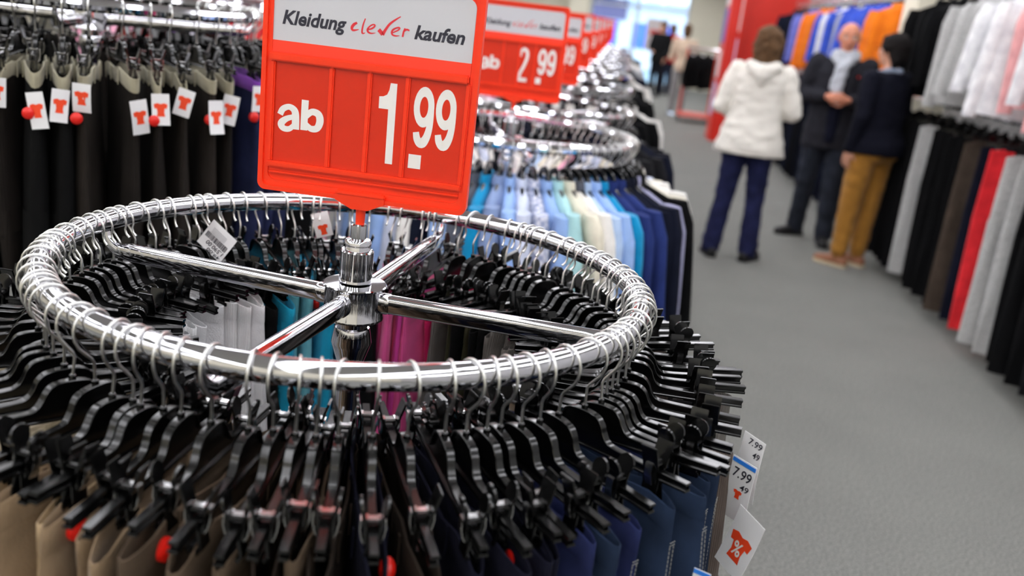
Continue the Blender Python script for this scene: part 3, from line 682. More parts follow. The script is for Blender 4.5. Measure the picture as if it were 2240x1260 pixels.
SHM = [shirt_meshes(20+i, 0.185, L, sl) for i, (L, sl) in enumerate(((0.56, 0.42), (0.60, 0.46), (0.52, 0.18), (0.58, 0.44)))]
def make_shirt(label, loc, rot, group, ms, m, mc=None, ms_=None, cat='shirt', name='shirt'):
    t = thing(name, label, cat, loc, rot, group)
    part('shirt_body', ms[0], t, m=m)
    for s in ms[1]: part('sleeve', s, t, m=ms_ or m)
    part('collar', ms[2], t, m=mc or m); return t
def make_shoulder_hanger(label, loc, rot, group, me=None, hook=None):
    t = thing('shirt_hanger', label, 'hanger', loc, rot, group)
    part('hook', hook or HOOKLO, t); part('shoulder_bar', me or SHB, t); return t
K = {k: cloth('s_'+k, *v) for k, v in {
    'lightblue': ((150, 182, 232),), 'paleblue': ((180, 204, 236),), 'whiteblue': ((206, 214, 234),), 'white': ((232, 230, 224),), 'cream': ((224, 218, 198),), 'grey': ((84, 88, 98),), 'cyan': ((14, 140, 190),), 'greyblue': ((130, 150, 190),),
    'mint': ((168, 212, 214),), 'royal': ((40, 54, 110),), 'navy': ((17, 21, 37),), 'navyblack': ((10, 12, 21),), 'lavender': ((158, 158, 188), 'knit'), 'black': ((8, 8, 10),), 'orange': ((240, 120, 50),), 'palegrey': ((176, 178, 182), 'knit'),
    'pink': ((232, 168, 190),), 'darkjacket': ((26, 26, 29), 'knit', 0.5), 'hotorange': ((255, 130, 30),), 'vividblue': ((62, 92, 205),), 'periwinkle': ((116, 122, 205),), 'heather': ((184, 184, 182), 'knit', 0.2), 'snow': ((238, 238, 242),), 'rosepink': ((240, 172, 172),), 'red': ((228, 44, 52),), 'purple': ((122, 60, 160),), 'violetgrey': ((96, 80, 120),), 'taupe': ((70, 60, 52),)}.items()}
KN = {'lightblue': 'light blue', 'paleblue': 'pale blue', 'whiteblue': 'bluish white', 'white': 'white', 'cream': 'cream', 'grey': 'slate grey', 'cyan': 'bright cyan', 'greyblue': 'grey-blue', 'mint': 'pale mint', 'royal': 'royal blue', 'navy': 'navy', 'navyblack': 'blue-black', 'lavender': 'lavender grey', 'black': 'black', 'palegrey': 'pale grey', 'pink': 'pink', 'darkjacket': 'flecked charcoal',
      'orange': 'orange', 'hotorange': 'bright orange', 'vividblue': 'vivid blue', 'periwinkle': 'periwinkle', 'heather': 'heather grey', 'snow': 'white', 'rosepink': 'rose pink', 'red': 'red', 'purple': 'purple', 'violetgrey': 'violet grey', 'taupe': 'dark taupe'}
def checked(name, a, b, sc):
    m = bpy.data.materials.new(name); m.use_nodes = True; nt = m.node_tree; N = nt.nodes; L = nt.links; bs = N['Principled BSDF']; bs.inputs['Roughness'].default_value = 0.9
    tc = N.new('ShaderNodeTexCoord'); ch = N.new('ShaderNodeTexChecker'); ch.inputs['Scale'].default_value = sc; ch.inputs['Color1'].default_value = lin(a); ch.inputs['Color2'].default_value = lin(b)
    L.new(tc.outputs['Object'], ch.inputs['Vector']); L.new(ch.outputs['Color'], bs.inputs['Base Color']); return m
K['check'] = checked('cloth_check', (214, 216, 228), (150, 160, 190), 60); KN['check'] = 'blue and white checked'
# second rack: shirts seen from the viewer's left round to the aisle on the right
SEQ2 = ['lightblue', 'paleblue', 'lightblue', 'whiteblue', 'white', 'orange:navy', 'lightblue', 'grey', 'cyan', 'greyblue', 'lightblue', 'whiteblue', 'check', 'lightblue', 'mint', 'cream', 'grey:white', 'paleblue', 'lightblue', 'cyan', 'royal', 'royal', 'navy', 'navy', 'navyblack', 'lavender', 'black', 'black']
SEQ2 = [a if ':' in a else a for a in SEQ2]
rnd = random.Random(3); y2, h2 = RINGS[0][0], RINGS[0][1]; N2 = 78
for k in range(N2):
    a = -128+360*k/N2; th = math.radians(a+rnd.uniform(-0.8, 0.8)); front = a < -128+len(SEQ2)*4.62
    c = SEQ2[min(len(SEQ2)-1, k)] if k < len(SEQ2) else rnd.choice(['white', 'palegrey', 'whiteblue', 'pink', 'cream', 'white', 'paleblue', 'navyblack'])
    cc = None
    if ':' in c: cc, c = c.split(':')
    loc = (R1*math.cos(th), y2+R1*math.sin(th), h2); rot = (0, rnd.uniform(-0.04, 0.04), th+math.radians(rnd.uniform(-5, 5)))
    where = '%s right of the front' % ORD[k] if k < 40 else '%s left of the front' % ORD[N2-1-k]
    make_shoulder_hanger('black shoulder hanger on second round rack, '+where, loc, rot, 'shirt hangers on the second rack')
    ms = SHM[rnd.randrange(4)] if k < 20 else SHM[rnd.choice((0, 1, 3))]
    make_shirt('%s shirt on second round rack, %s' % (KN[c], where), loc, rot, 'shirts on the second rack', ms, K[c], mc=K[cc] if cc else None)
# further racks: jackets and tops, sparser with distance
SCH = [['navyblack', 'darkjacket', 'black', 'navy', 'darkjacket', 'navy'], ['white', 'black', 'navy', 'snow', 'pink', 'black'], ['black', 'darkjacket', 'palegrey'], ['white', 'black', 'palegrey', 'navy'], ['navy', 'black', 'white'], ['palegrey', 'black'], ['white', 'navy'], ['black', 'palegrey'], ['navy', 'white']]
for i in range(1, len(RINGS)):
    y, h = RINGS[i][0], RINGS[i][1]; n = (34, 24, 20, 16, 12, 10, 8, 8, 8)[i-1]
    for k in range(n):
        a = 2*PI*k/n+rnd.uniform(-0.05, 0.05); c = SCH[i-1][(k//3) % len(SCH[i-1])]
        loc = (R1*math.cos(a), y+R1*math.sin(a), h); rot = (0, rnd.uniform(-0.04, 0.04), a+rnd.uniform(-0.08, 0.08))
        where = 'on %s rack behind nearest, %s from aisle' % (ORD[i], ORD[k])
        make_shoulder_hanger('black shoulder hanger '+where, loc, rot, 'shirt hangers on the far racks')
        make_shirt('%s %s %s' % (KN[c], 'jacket' if i == 1 else 'top', where), loc, rot, 'tops on the far racks', SHM[rnd.choice((0, 1, 3))], K[c], cat='jacket' if i == 1 else 'top', name='jacket' if i == 1 else 'top')
# ------------------------------------------------------------------ tall rack on the left with dark trousers
LX, LY, LH = -1.13, 1.20, 1.475
make_rack('round_clothes_rack', 'tall chrome round rack at the left, hung with dark brown trousers', LX, LY, LH, RML, 0.35, 'tall round racks on the left')
TRL = [trousers_meshes(60+i, w, 1.02, t, flare=0.8) for i, (w, t) in enumerate(((0.33, 0.022), (0.36, 0.026), (0.34, 0.020)))]
LINEN = cloth('waist_lining', (168, 162, 138)); DBR = [cloth('l_umber', (30, 26, 23), 'cord'), cloth('l_black', (9, 9, 9)), cloth('l_espresso', (40, 35, 31), 'cord')]
LBLUE = cloth('l_indigo', (34, 40, 72), 'denim', 0.3)
rnd = random.Random(21); NL = 46
TAGSL = {}
for k in range(NL):
    a = 12-360*k/NL+rnd.uniform(-2, 2); th = math.radians(a)
    loc = (LX+R1*math.cos(th), LY+R1*math.sin(th), LH); yaw = (math.radians(-60+0.30*(a+60)) if -128 < a < 30 else th)+math.radians(rnd.uniform(-6, 6)); rot = (0, rnd.uniform(-0.03, 0.03), yaw)
    where = '%s clockwise from the red sign' % ORD[k]
    make_clip_hanger('black clip hanger on the tall left rack, '+where, loc, rot, 'clip hangers on the tall left rack', BODYL, (-0.13, 0.13), 'square', hook=HOOKLO, springs=k < 16)
    if k in (0, 1, 2, 3): m, mw, nm, ct = LBLUE, K['purple'], 'indigo purple-waisted jeans', 'jeans'
    elif k < 17: m = DBR[rnd.choice((0, 1, 2))]; mw = LINEN; nm, ct = 'dark brown pale-lined trousers', 'trousers'
    else: m = DBR[rnd.choice((1, 1, 0))]; mw = m; nm, ct = 'black-brown trousers', 'trousers'
    g = make_trousers('%s on the tall left rack, %s' % (nm, where), loc, rot, 'trousers on the tall left rack', TRL[rnd.randrange(3)], m, mw, cat=ct, name=ct)
    if k < 16:   # price tag on the outward edge, with an orange emblem, and a red security button on some
        h = 0.066+0.008*(k % 3)
        put_tag(g, (0.185, 0.0, -0.165-0.016*(k % 3)), (0, rnd.uniform(-0.25, 0.25), PI/2+rnd.uniform(-0.5, 0.5)), 0.040, h, curve=rnd.uniform(-0.01, 0.01), logo=(0.78, -0.5))
        if k % 2: part('security_tag', SECM, g, (0.180, 0.012*(-1)**k, -0.245), (0, PI/2, 0), label='round red security button')
# second row of racks further left: bright tops
BR = ['rosepink', 'orange', 'snow', 'purple', 'pink', 'black', 'red', 'violetgrey']
for i, (x, y, h) in enumerate(((-1.55, 3.1, 1.45), (-2.0, 5.2, 1.5), (-2.5, 7.6, 1.5))):
    make_rack('round_clothes_rack', 'tall chrome round rack, %s in the background on the left' % ORD[i], x, y, h, RML, 0.3*i, 'tall round racks on the left')
    n = 14
    for k in range(n):
        a = 2*PI*k/n; c = BR[(k//2+i) % len(BR)]
        loc = (x+R1*math.cos(a), y+R1*math.sin(a), h); rot = (0, 0, a+rnd.uniform(-0.1, 0.1)); where = 'on %s tall background rack, %s from the right' % (ORD[i], ORD[k])
        make_shoulder_hanger('black shoulder hanger '+where, loc, rot, 'hangers in the left background')
        make_shirt('%s top %s' % (KN[c], where), loc, rot, 'tops in the left background', SHM[k % 4], K[c], cat='top', name='top')
# ------------------------------------------------------------------ right wall: upper rail of tops, lower rail of trousers
RX = 2.66
def wall_rail(z, y0, y1, label):
    t = thing('wall_rail', label, 'rail', (RX, y0, z), group='chrome wall rails')
    part('bar', MB().tube([(0, 0, 0), (0, y1-y0, 0)], 0.0145, 12).mesh('bar', CHROME), t)
    n = int((y1-y0)/1.2)+1
    for k in range(n+1):
        y = (y1-y0)*k/n
        part('bracket', MB().tube([(0, y, 0.002), (0.2, y, 0.002), (X1-RX, y, 0.002)], 0.009, 8).box((X1-RX-0.004, y, 0.002), (0.008, 0.06, 0.12)).mesh('bracket', CHROME), t)
wall_rail(1.285, 2.3, 6.45, 'lower chrome wall rail carrying trousers beside the aisle')
wall_rail(1.285, 7.1, 12.6, 'lower chrome wall rail behind the three people')
wall_rail(2.10, 3.0, 6.5, 'upper chrome wall rail carrying sweatshirts')
wall_rail(2.10, 7.05, 12.8, 'upper chrome wall rail of blue and orange shirts behind the people')
TRW = [trousers_meshes(80+i, w, 1.10, t, flare=f, n=28) for i, (w, t, f) in enumerate(((0.36, 0.022, 0.9), (0.38, 0.026, 1.0), (0.35, 0.020, 0.8)))]
SHW = [shirt_meshes(90+i, 0.20, L, sl, 0.038) for i, (L, sl) in enumerate(((0.60, 0.55), (0.68, 0.62), (0.56, 0.50)))]
W_ = {'heather': K['heather'], 'black': K['black'], 'navy': K['navy'], 'red': K['red'], 'taupe': K['taupe'], 'palegrey': K['palegrey']}
rnd = random.Random(31)
def wall_trousers(y, c, k, z=1.285, dx=0.0, yaw=0.0, extra=None):
    loc = (RX+dx, y, z); rot = (0, 0, yaw); where = '%s from its near end' % ORD[k]
    make_clip_hanger('black clip hanger on lower wall rail, '+where, loc, rot, 'clip hangers on the wall rail', BODYL, (-0.14, 0.14), 'square', hook=HOOKLO, springs=False)
    g = make_trousers('%s trousers on lower wall rail, %s' % (KN[c], where), loc, rot, 'trousers on the wall rail', TRW[k % 3], K[c])
    if extra: extra(g)
LOW = [(3.0, 'black'), (3.2, 'black'), (3.36, 'darkjacket'), (3.52, 'black'), (3.68, 'black'), (3.84, 'black'), (3.99, 'heather'), (4.17, 'heather'), (4.40, 'red'), (4.60, 'navy'), (4.78, 'taupe'), (4.95, 'black'), (5.12, 'black'), (5.30, 'black'), (5.50, 'black'), (5.72, 'heather'), (5.90, 'black'), (6.06, 'black'), (6.22, 'black'), (6.4, 'darkjacket')]
for k, (y, c) in enumerate(LOW): wall_trousers(y-0.30, c, k, dx=rnd.uniform(-0.015, 0.015), yaw=-0.15+rnd.uniform(-0.10, 0.10))
for j in range(20): wall_trousers(7.3+j*0.25, ('navy', 'navy', 'navyblack', 'black')[j % 4] if j < 18 else 'black', len(LOW)+j, dx=rnd.uniform(-0.02, 0.02), yaw=rnd.uniform(-0.25, 0.1))
UP = [(3.6, 'snow'), (3.85, 'rosepink'), (4.12, 'snow'), (4.38, 'rosepink'), (4.62, 'snow'), (4.95, 'snow'), (5.22, 'heather'), (5.50, 'heather'), (5.95, 'black'), (6.2, 'black'), (6.45, 'black')]
UP2 = [(7.15, 'hotorange'), (7.35, 'hotorange'), (7.6, 'vividblue'), (7.8, 'vividblue'), (8.05, 'vividblue'), (8.3, 'vividblue'), (8.6, 'palegrey'), (8.95, 'vividblue'), (9.3, 'snow'), (9.6, 'vividblue'), (10.0, 'hotorange'), (10.35, 'hotorange'), (10.75, 'periwinkle'), (11.1, 'periwinkle'), (11.5, 'navy'), (11.8, 'navy'), (12.1, 'navy'), (12.4, 'navy')]
PRINT = mat('shirt_print', (40, 40, 44), 0.8)
def print_on(g):
    mb = MB(); r = random.Random(4)
    for i in range(7): mb.box((r.uniform(-0.06, 0.06), -0.046, -0.22-0.04*i), (r.uniform(0.03, 0.09), 0.003, 0.02))
    part('chest_print', mb.mesh('chest_print', PRINT, False), g)
for k, (y, c) in enumerate(UP+UP2):
    if y < 7: y -= 0.33
    loc = (RX+rnd.uniform(-0.015, 0.015), y, 2.10); rot = (0, rnd.uniform(-0.07, 0.07), (-0.32 if y < 7 else -0.15)+rnd.uniform(-0.10, 0.10)); where = 'on upper wall rail, %s from its near end' % ORD[k]
    make_shoulder_hanger('black shoulder hanger '+where, loc, rot, 'hangers on the upper wall rail')
    nm = 'sweatshirt' if k < len(UP) else 'shirt'
    g = make_shirt('%s %s %s' % (KN[c], nm, where), loc, rot, 'tops on the upper wall rail', SHW[k % 3], K[c], cat=nm, name=nm)
    if k in (2, 4, 5, 8): print_on(g)
# ------------------------------------------------------------------ people (local: z up, faces +y, x to the right of the person; built at 1.70 m and scaled)
def cap(p0, p1, r0, r1): return ('cap', Vector(p0), Vector(p1), r0, r1)
def ell(c, r, rot=None): return ('ell', Vector(c), Vector(r), rot)
def loft(rows): return ('loft', rows)
def blob(name, parts, m, voxel=0.011, smooth=4, wrinkle=0.0, wscale=9.0):
    mb = MB()
    for p in parts:
        if p[0] == 'cap':
            _, a, b, r0, r1 = p; d = (b-a).normalized(); n = 6
            pts = []; rs = []
            for k in range(n):
                t = PI/2*k/n; pts.append(a-d*r0*math.cos(t)); rs.append(max(0.0006, r0*math.sin(t)))
            pts += [a, b]; rs += [r0, r1]
            for k in range(1, n+1):
                t = PI/2*k/n; pts.append(b+d*r1*math.sin(t)); rs.append(max(0.0006, r1*math.cos(t)))
            mb.tube(pts, rs, 14)
        elif p[0] == 'ell':
            _, c, r, rot = p; seg = 18; vs = []
            for i in range(10):
                t = PI*(i+0.001)/9.002
                for k in range(seg):
                    a = 2*PI*k/seg; v = Vector((r.x*math.sin(t)*math.cos(a), r.y*math.sin(t)*math.sin(a), r.z*math.cos(t)))
                    vs.append((rot @ v if rot else v)+c)
            fs = [(i*seg+k, (i+1)*seg+k, (i+1)*seg+(k+1) % seg, i*seg+(k+1) % seg) for i in range(9) for k in range(seg)]
            fs += [tuple(range(seg)), tuple(9*seg+k for k in range(seg-1, -1, -1))]
            mb.add(vs, fs)
        else:
            seg = 24; vs = []
            for (cx, cy, cz, rx, ry) in p[1]:
                for k in range(seg):
                    a = 2*PI*k/seg; c, s = math.cos(a), math.sin(a)
                    vs.append((cx+rx*math.copysign(abs(c)**0.85, c), cy+ry*math.copysign(abs(s)**0.85, s), cz))
            n = len(p[1])
            fs = [(i*seg+k, i*seg+(k+1) % seg, (i+1)*seg+(k+1) % seg, (i+1)*seg+k) for i in range(n-1) for k in range(seg)]
            fs += [tuple(range(seg)), tuple((n-1)*seg+k for k in range(seg-1, -1, -1))]
            mb.add(vs, fs)
    me = mb.mesh(name, m, smooth=False)
    o = bpy.data.objects.new('tmp', me); COL.objects.link(o)
    rm = o.modifiers.new('r', 'REMESH'); rm.mode = 'VOXEL'; rm.voxel_size = voxel; rm.use_smooth_shade = True
    sm = o.modifiers.new('s', 'SMOOTH'); sm.factor = 0.5; sm.iterations = smooth
    dg = bpy.context.evaluated_depsgraph_get(); out = bpy.data.meshes.new_from_object(o.evaluated_get(dg))
    bpy.data.objects.remove(o); out.name = name
    out.materials.clear(); out.materials.append(m)
    if wrinkle:
        nr = [v.normal.copy() for v in out.vertices]
        for v, n in zip(out.vertices, nr):
            q = Vector((v.co.x*wscale, v.co.y*wscale, v.co.z*wscale*1.9))
            v.co += n*wrinkle*(noise.noise(q)+0.5*noise.noise(q*2.3))
    out.shade_smooth(); return out
def hand_parts(wr, d, side, palm_n, curl=0.5, sp=0.010):
    "palm and five fingers from the wrist along d; palm_n is the way the palm faces; thumb on `side`"
    wr, d, pn = Vector(wr), Vector(d).normalized(), Vector(palm_n); pn = (pn-d*pn.dot(d)).normalized(); sv = d.cross(pn)*side
    P = [cap(wr, wr+d*0.03, 0.024, 0.026), cap(wr+d*0.035+sv*0.016, wr+d*0.075+sv*0.020, 0.016, 0.013), cap(wr+d*0.035-sv*0.014, wr+d*0.072-sv*0.022, 0.016, 0.012), cap(wr+d*0.03, wr+d*0.078, 0.019, 0.014)]
    for i, (off, L) in enumerate(((0.027, 0.066), (0.009, 0.074), (-0.009, 0.069), (-0.026, 0.054))):
        a = wr+d*0.082+sv*off; dd = d; pos = a
        for j, fr in enumerate((0.44, 0.31, 0.25)):
            ang = curl*(0.55+0.5*j); dd = (d*math.cos(ang)+pn*math.sin(ang)).normalized(); nx = pos+dd*L*fr
            P.append(cap(pos, nx, 0.0088-0.0007*j, 0.0082-0.0007*j)); pos = nx
    a = wr+d*0.03+sv*0.022; b = a+(sv*0.75+d*0.55+pn*0.25).normalized()*0.038; c = b+(d*0.85+sv*0.2+pn*0.4).normalized()*0.032
    P += [cap(a, b, 0.013, 0.010), cap(b, c, 0.010, 0.008)]
    return P
def head_parts(c, turn=0.0, tilt=0.0):
    "skull, jaw, nose, ears, brow; c is the head centre"
    R = Matrix.Rotation(turn, 3, 'Z') @ Matrix.Rotation(tilt, 3, 'X'); c = Vector(c); T = lambda x, y, z: c+R @ Vector((x, y, z))
    P = [ell(T(0, -0.010, 0.022), (0.077, 0.096, 0.090), R), ell(T(0, 0.018, -0.040), (0.060, 0.070, 0.070), R), ell(T(0, 0.048, -0.082), (0.034, 0.034, 0.026), R)]
    P += [cap(T(0, 0.088, 0.012), T(0, 0.104, -0.026), 0.009, 0.014), cap(T(-0.030, 0.074, 0.024), T(0.030, 0.074, 0.024), 0.012, 0.012)]
    for s in (-1, 1):
        P += [ell(T(s*0.078, -0.006, -0.006), (0.010, 0.020, 0.032), R), ell(T(s*0.036, 0.060, -0.020), (0.022, 0.022, 0.02), R), cap(T(s*0.012, 0.098, -0.030), T(s*0.015, 0.092, -0.030), 0.008, 0.008)]
    P += [cap(T(-0.018, 0.083, -0.056), T(0.018, 0.083, -0.056), 0.009, 0.009)]
    return P, T, R
TORSO = [(0, 0, 0.84, 0.140, 0.100), (0, -0.01, 0.92, 0.158, 0.112), (0, 0, 1.02, 0.132, 0.096), (0, 0.005, 1.16, 0.142, 0.104), (0, 0.0, 1.28, 0.158, 0.108), (0, -0.005, 1.37, 0.165, 0.095), (0, -0.01, 1.42, 0.115, 0.075), (0, -0.01, 1.45, 0.06, 0.06)]
def scaled(rows, kx, ky, z0=None, z1=None):
    return [(x, y, z, rx*kx, ry*ky) for x, y, z, rx, ry in rows]
SKIN1 = mat('skin_pale', (214, 158, 132), 0.55, spec=0.3, var=0.05, vscale=25); SKIN2 = mat('skin_ruddy', (212, 140, 112), 0.5, spec=0.35, var=0.07, vscale=25)
EYEW = mat('eye_white', (225, 222, 216), 0.3); EYED = mat('eye_dark', (35, 28, 24), 0.2); LIP = mat('lips', (170, 88, 80), 0.5); BROW = mat('eyebrow', (92, 74, 60), 0.9)
def face_bits(parent, T, R, k=1):
    for s in (-1, 1):
        e = part('eye', MB().sphere(T(s*0.032, 0.076, 0.004), 0.0115, 12).mesh('eye', EYEW), parent)
        part('iris', MB().sphere(T(s*0.032, 0.0835, 0.004), 0.0055, 10).mesh('iris', EYED), e)
        part('eyebrow', MB().tube([T(s*0.016, 0.087, 0.026), T(s*0.034, 0.086, 0.031), T(s*0.052, 0.074, 0.026)], [0.003, 0.004, 0.002], 6).mesh('eyebrow', BROW), parent)
    part('mouth', MB().tube([T(-0.022, 0.089, -0.056), T(0, 0.095, -0.055), T(0.022, 0.089, -0.056)], [0.002, 0.0042, 0.002], 8).mesh('mouth', LIP), parent)
def legs(hipw, L, Rr, kneeL, kneeR):
    pass
def person(label, loc, facing, height, skin, hip, feet, knees, arms, head_c, turn, tilt, clothes, voxel=0.0075):
    """feet: two (x,y,toe direction angle); knees: two (x,y,z); arms: two (shoulder, elbow, wrist, hand dir, palm normal, curl); clothes: dict of builders"""
    k = height/1.70
    t = thing('person', label, 'person', loc, (0, 0, facing), 'people in the aisle'); t.scale = (k, k, k)
    P = [loft(TORSO), cap((0, -0.012, 1.42), Vector(head_c)+Vector((0, -0.015, -0.06)), 0.056, 0.050)]
    hp, T, R = head_parts(head_c, turn, tilt); P += hp
    for i, s in enumerate((-1, 1)):
        h = Vector((s*0.088, hip, 0.88)); kn = Vector(knees[i]); an = Vector((feet[i][0], feet[i][1], 0.085)); a = feet[i][2]
        td = Vector((math.sin(a), math.cos(a), 0))
        P += [cap(h, kn, 0.084, 0.054), cap(kn, an, 0.052, 0.036), cap(an+Vector((0, 0, -0.045))-td*0.03, an+td*0.14+Vector((0, 0, -0.055)), 0.032, 0.024)]
        sh, el, wr, hd, pn, cu = arms[i]
        P += [cap(sh, el, 0.046, 0.038), cap(el, wr, 0.037, 0.026)]+hand_parts(wr, hd, -s*1.0, pn, cu)
    part('body', blob('body', P, skin, voxel, 3), t)
    return t, T, R
def trouser_parts(hip, feet, knees, k=1.0, zt=1.04, hem=0.05, fl=0.068):
    P = [loft([(0, -0.01, zt, 0.148*k, 0.112*k), (0, -0.012, 0.96, 0.168*k, 0.128*k), (0, -0.012, 0.88, 0.172*k, 0.132*k), (0, -0.005, 0.80, 0.15*k, 0.11*k)])]
    for i, s in enumerate((-1, 1)):
        h = Vector((s*0.088, hip, 0.86)); kn = Vector(knees[i]); an = Vector((feet[i][0], feet[i][1], hem+0.05))
        P += [cap(h, kn, 0.100*k, 0.075*k), cap(kn, an, 0.073*k, fl)]
    return P
def shoe_mesh(an, a, m, L=0.27):
    td = Vector((math.sin(a), math.cos(a), 0)); an = Vector((an[0], an[1], 0)); c = an+td*0.055
    P = [loft([])]
    heel = an-td*0.045; toe = an+td*(L-0.115)
    P = [cap(heel+Vector((0, 0, 0.042)), an+td*0.05+Vector((0, 0, 0.045)), 0.040, 0.042), cap(an+td*0.05+Vector((0, 0, 0.040)), toe+Vector((0, 0, 0.030)), 0.042, 0.030), cap(an+Vector((0, 0, 0.06)), an+Vector((0, 0, 0.10)), 0.042, 0.040)]
    return blob('shoe', P, m, 0.009, 3)
def sole_mesh(an, a, m, L=0.28):
    td = Vector((math.sin(a), math.cos(a), 0)); sd = Vector((td.y, -td.x, 0)); an = Vector((an[0], an[1], 0)); pts = []
    for u, w in ((-0.085, 0.018), (-0.075, 0.034), (-0.03, 0.041), (0.03, 0.039), (0.09, 0.047), (0.13, 0.045), (0.165, 0.032), (0.178, 0.014)): pts.append((u, w))
    ol = [an+td*u+sd*w for u, w in pts]+[an+td*u-sd*w for u, w in reversed(pts)]; n = len(ol)
    mb = MB(); mb.add([(p.x, p.y, 0.001) for p in ol]+[(p.x, p.y, 0.024) for p in ol], [tuple(range(n-1, -1, -1)), tuple(range(n, 2*n))]+[(i, (i+1) % n, n+(i+1) % n, n+i) for i in range(n)])
    return mb.mesh('sole', m)
def shoes(t, feet, m, ms):
    for f in feet:
        s = part('shoe', shoe_mesh(f[:2], f[2], m), t); part('sole', sole_mesh(f[:2], f[2], ms), s)
V = Vector
# --- woman in the white hooded jacket, back to the viewer
feet = [(-0.150, -0.02, -0.35), (0.125, 0.0, 0.45)]; knees = [(-0.115, 0.025, 0.47), (0.105, 0.03, 0.47)]
arms = [((-0.175, 0, 1.375), (-0.255, -0.02, 1.12), (-0.12, 0.17, 1.06), (0.75, 0.6, 0.05), (0.3, -0.2, -1), 0.5), ((0.175, 0, 1.375), (0.265, -0.01, 1.12), (0.14, 0.19, 1.10), (-0.75, 0.6, 0.05), (-0.3, -0.2, -1), 0.5)]
fac = -math.atan2(0.16, 0.98)
p1, T, R = person('woman with brown hair in white hooded jacket and dark jeans, seen from behind', (1.362, 5.535, 0), fac, 1.67, SKIN1, 0, feet, knees, arms, (0.012, 0.0, 1.585), -0.35, 0.0, None)
WJ = mat('jacket_white', (232, 228, 218), 0.85, sheen=0.2, var=0.03, vscale=10, bump=('noise', 120, 0.25)); DEN = cloth('p_denim', (38, 42, 78), 'denim', 0.3)
J = [loft([(0, 0.0, 0.80, 0.250, 0.165), (0, -0.005, 0.83, 0.252, 0.168), (0, -0.01, 0.95, 0.224, 0.155), (0, 0, 1.08, 0.192, 0.140), (0, 0, 1.22, 0.180, 0.136), (0, -0.005, 1.34, 0.186, 0.126), (0, -0.01, 1.41, 0.150, 0.10), (0, -0.01, 1.455, 0.085, 0.08)])]
for a in arms: J += [cap(V(a[0])+V((0, 0, 0.0)), a[1], 0.072, 0.062), cap(a[1], V(a[1]).lerp(V(a[2]), 0.92), 0.060, 0.048)]
part('jacket', blob('jacket', J, WJ, 0.011, 4, 0.010, 9), p1)
part('hood', blob('hood', [cap((-0.09, -0.085, 1.425), (0.0, -0.125, 1.375), 0.045, 0.060), cap((0.09, -0.085, 1.425), (0.0, -0.125, 1.375), 0.045, 0.060), cap((0.0, -0.125, 1.385), (0, -0.135, 1.325), 0.062, 0.035), cap((-0.095, -0.05, 1.43), (-0.07, 0.05, 1.44), 0.036, 0.03), cap((0.095, -0.05, 1.43), (0.07, 0.05, 1.44), 0.036, 0.03)], WJ, 0.010, 4, 0.006), p1)
part('hem_band', MB().tube([(0.250*math.cos(a), 0.166*math.sin(a), 0.808) for a in [2*PI*q/40 for q in range(40)]], 0.009, 8, closed=True).mesh('hem_band', WJ), p1)
part('jeans', blob('jeans', trouser_parts(0, feet, knees, 0.98, 1.0, 0.03, 0.074), DEN, 0.011, 4, 0.008, 10), p1)
SHOEB = mat('shoe_black', (18, 18, 20), 0.5)
shoes(p1, feet, SHOEB, SHOEB)
HB = mat('hair_brown', (98, 72, 48), 0.75, spec=0.25, var=0.35, vscale=30, bump=('cord', 60, 0.8))
def RR(c, r): return ell(T(*c), r, R)
part('hair', blob('hair', [RR((0, -0.022, 0.036), (0.094, 0.104, 0.092)), RR((0, -0.060, -0.03), (0.098, 0.062, 0.105)), cap(T(-0.055, -0.06, -0.06), T(-0.050, -0.062, -0.145), 0.040, 0.026), cap(T(0.055, -0.06, -0.06), T(0.050, -0.062, -0.145), 0.040, 0.026), cap(T(0, -0.075, -0.06), T(0, -0.078, -0.15), 0.046, 0.030), cap(T(-0.082, 0.0, 0.02), T(-0.080, -0.01, -0.10), 0.030, 0.018), cap(T(0.082, 0.0, 0.02), T(0.080, -0.01, -0.10), 0.030, 0.018)], HB, 0.010, 2, 0.010, 22), p1)
face_bits(p1, T, R)
# --- bald man with scarf, facing the viewer with folded hands
feet = [(-0.105, 0.10, -0.10), (0.12, -0.13, 0.95)]; knees = [(-0.085, 0.075, 0.48), (0.105, -0.02, 0.47)]
arms = [((-0.19, 0.0, 1.385), (-0.285, 0.0, 1.13), (-0.085, 0.215, 1.135), (0.80, 0.45, 0.10), (0.45, -0.85, 0), 0.55), ((0.19, 0.0, 1.385), (0.285, 0.0, 1.13), (0.085, 0.205, 1.145), (-0.80, 0.45, 0.06), (-0.45, -0.85, 0), 0.55)]
fac = PI-math.atan2(-0.26, 1.0)
fac = PI-0.20
p2, T, R = person('bald man in dark jacket and pale grey scarf with folded hands', (2.14, 6.62, 0), fac, 1.79, SKIN2, 0, feet, knees, arms, (0.0, 0.012, 1.585), 0.05, -0.06, None)
DJ = mat('jacket_charcoal', (40, 40, 46), 0.9, spec=0.15, var=0.12, vscale=30); KJ = cloth('p_greydenim', (44, 48, 58), 'denim', 0.3); NS = cloth('p_navyshirt', (20, 22, 38))
J = [loft([(0, -0.012, 0.74, 0.205, 0.140), (0, -0.012, 0.86, 0.205, 0.142), (0, -0.005, 1.02, 0.190, 0.128), (0, 0, 1.18, 0.196, 0.130), (0, 0, 1.32, 0.202, 0.128), (0, -0.01, 1.40, 0.165, 0.10), (0, -0.015, 1.45, 0.085, 0.075)])]
for a in arms: J += [cap(a[0], a[1], 0.074, 0.062), cap(a[1], V(a[1]).lerp(V(a[2]), 0.90), 0.060, 0.046)]
part('jacket', blob('jacket', J, DJ, 0.011, 4, 0.007, 9), p2)
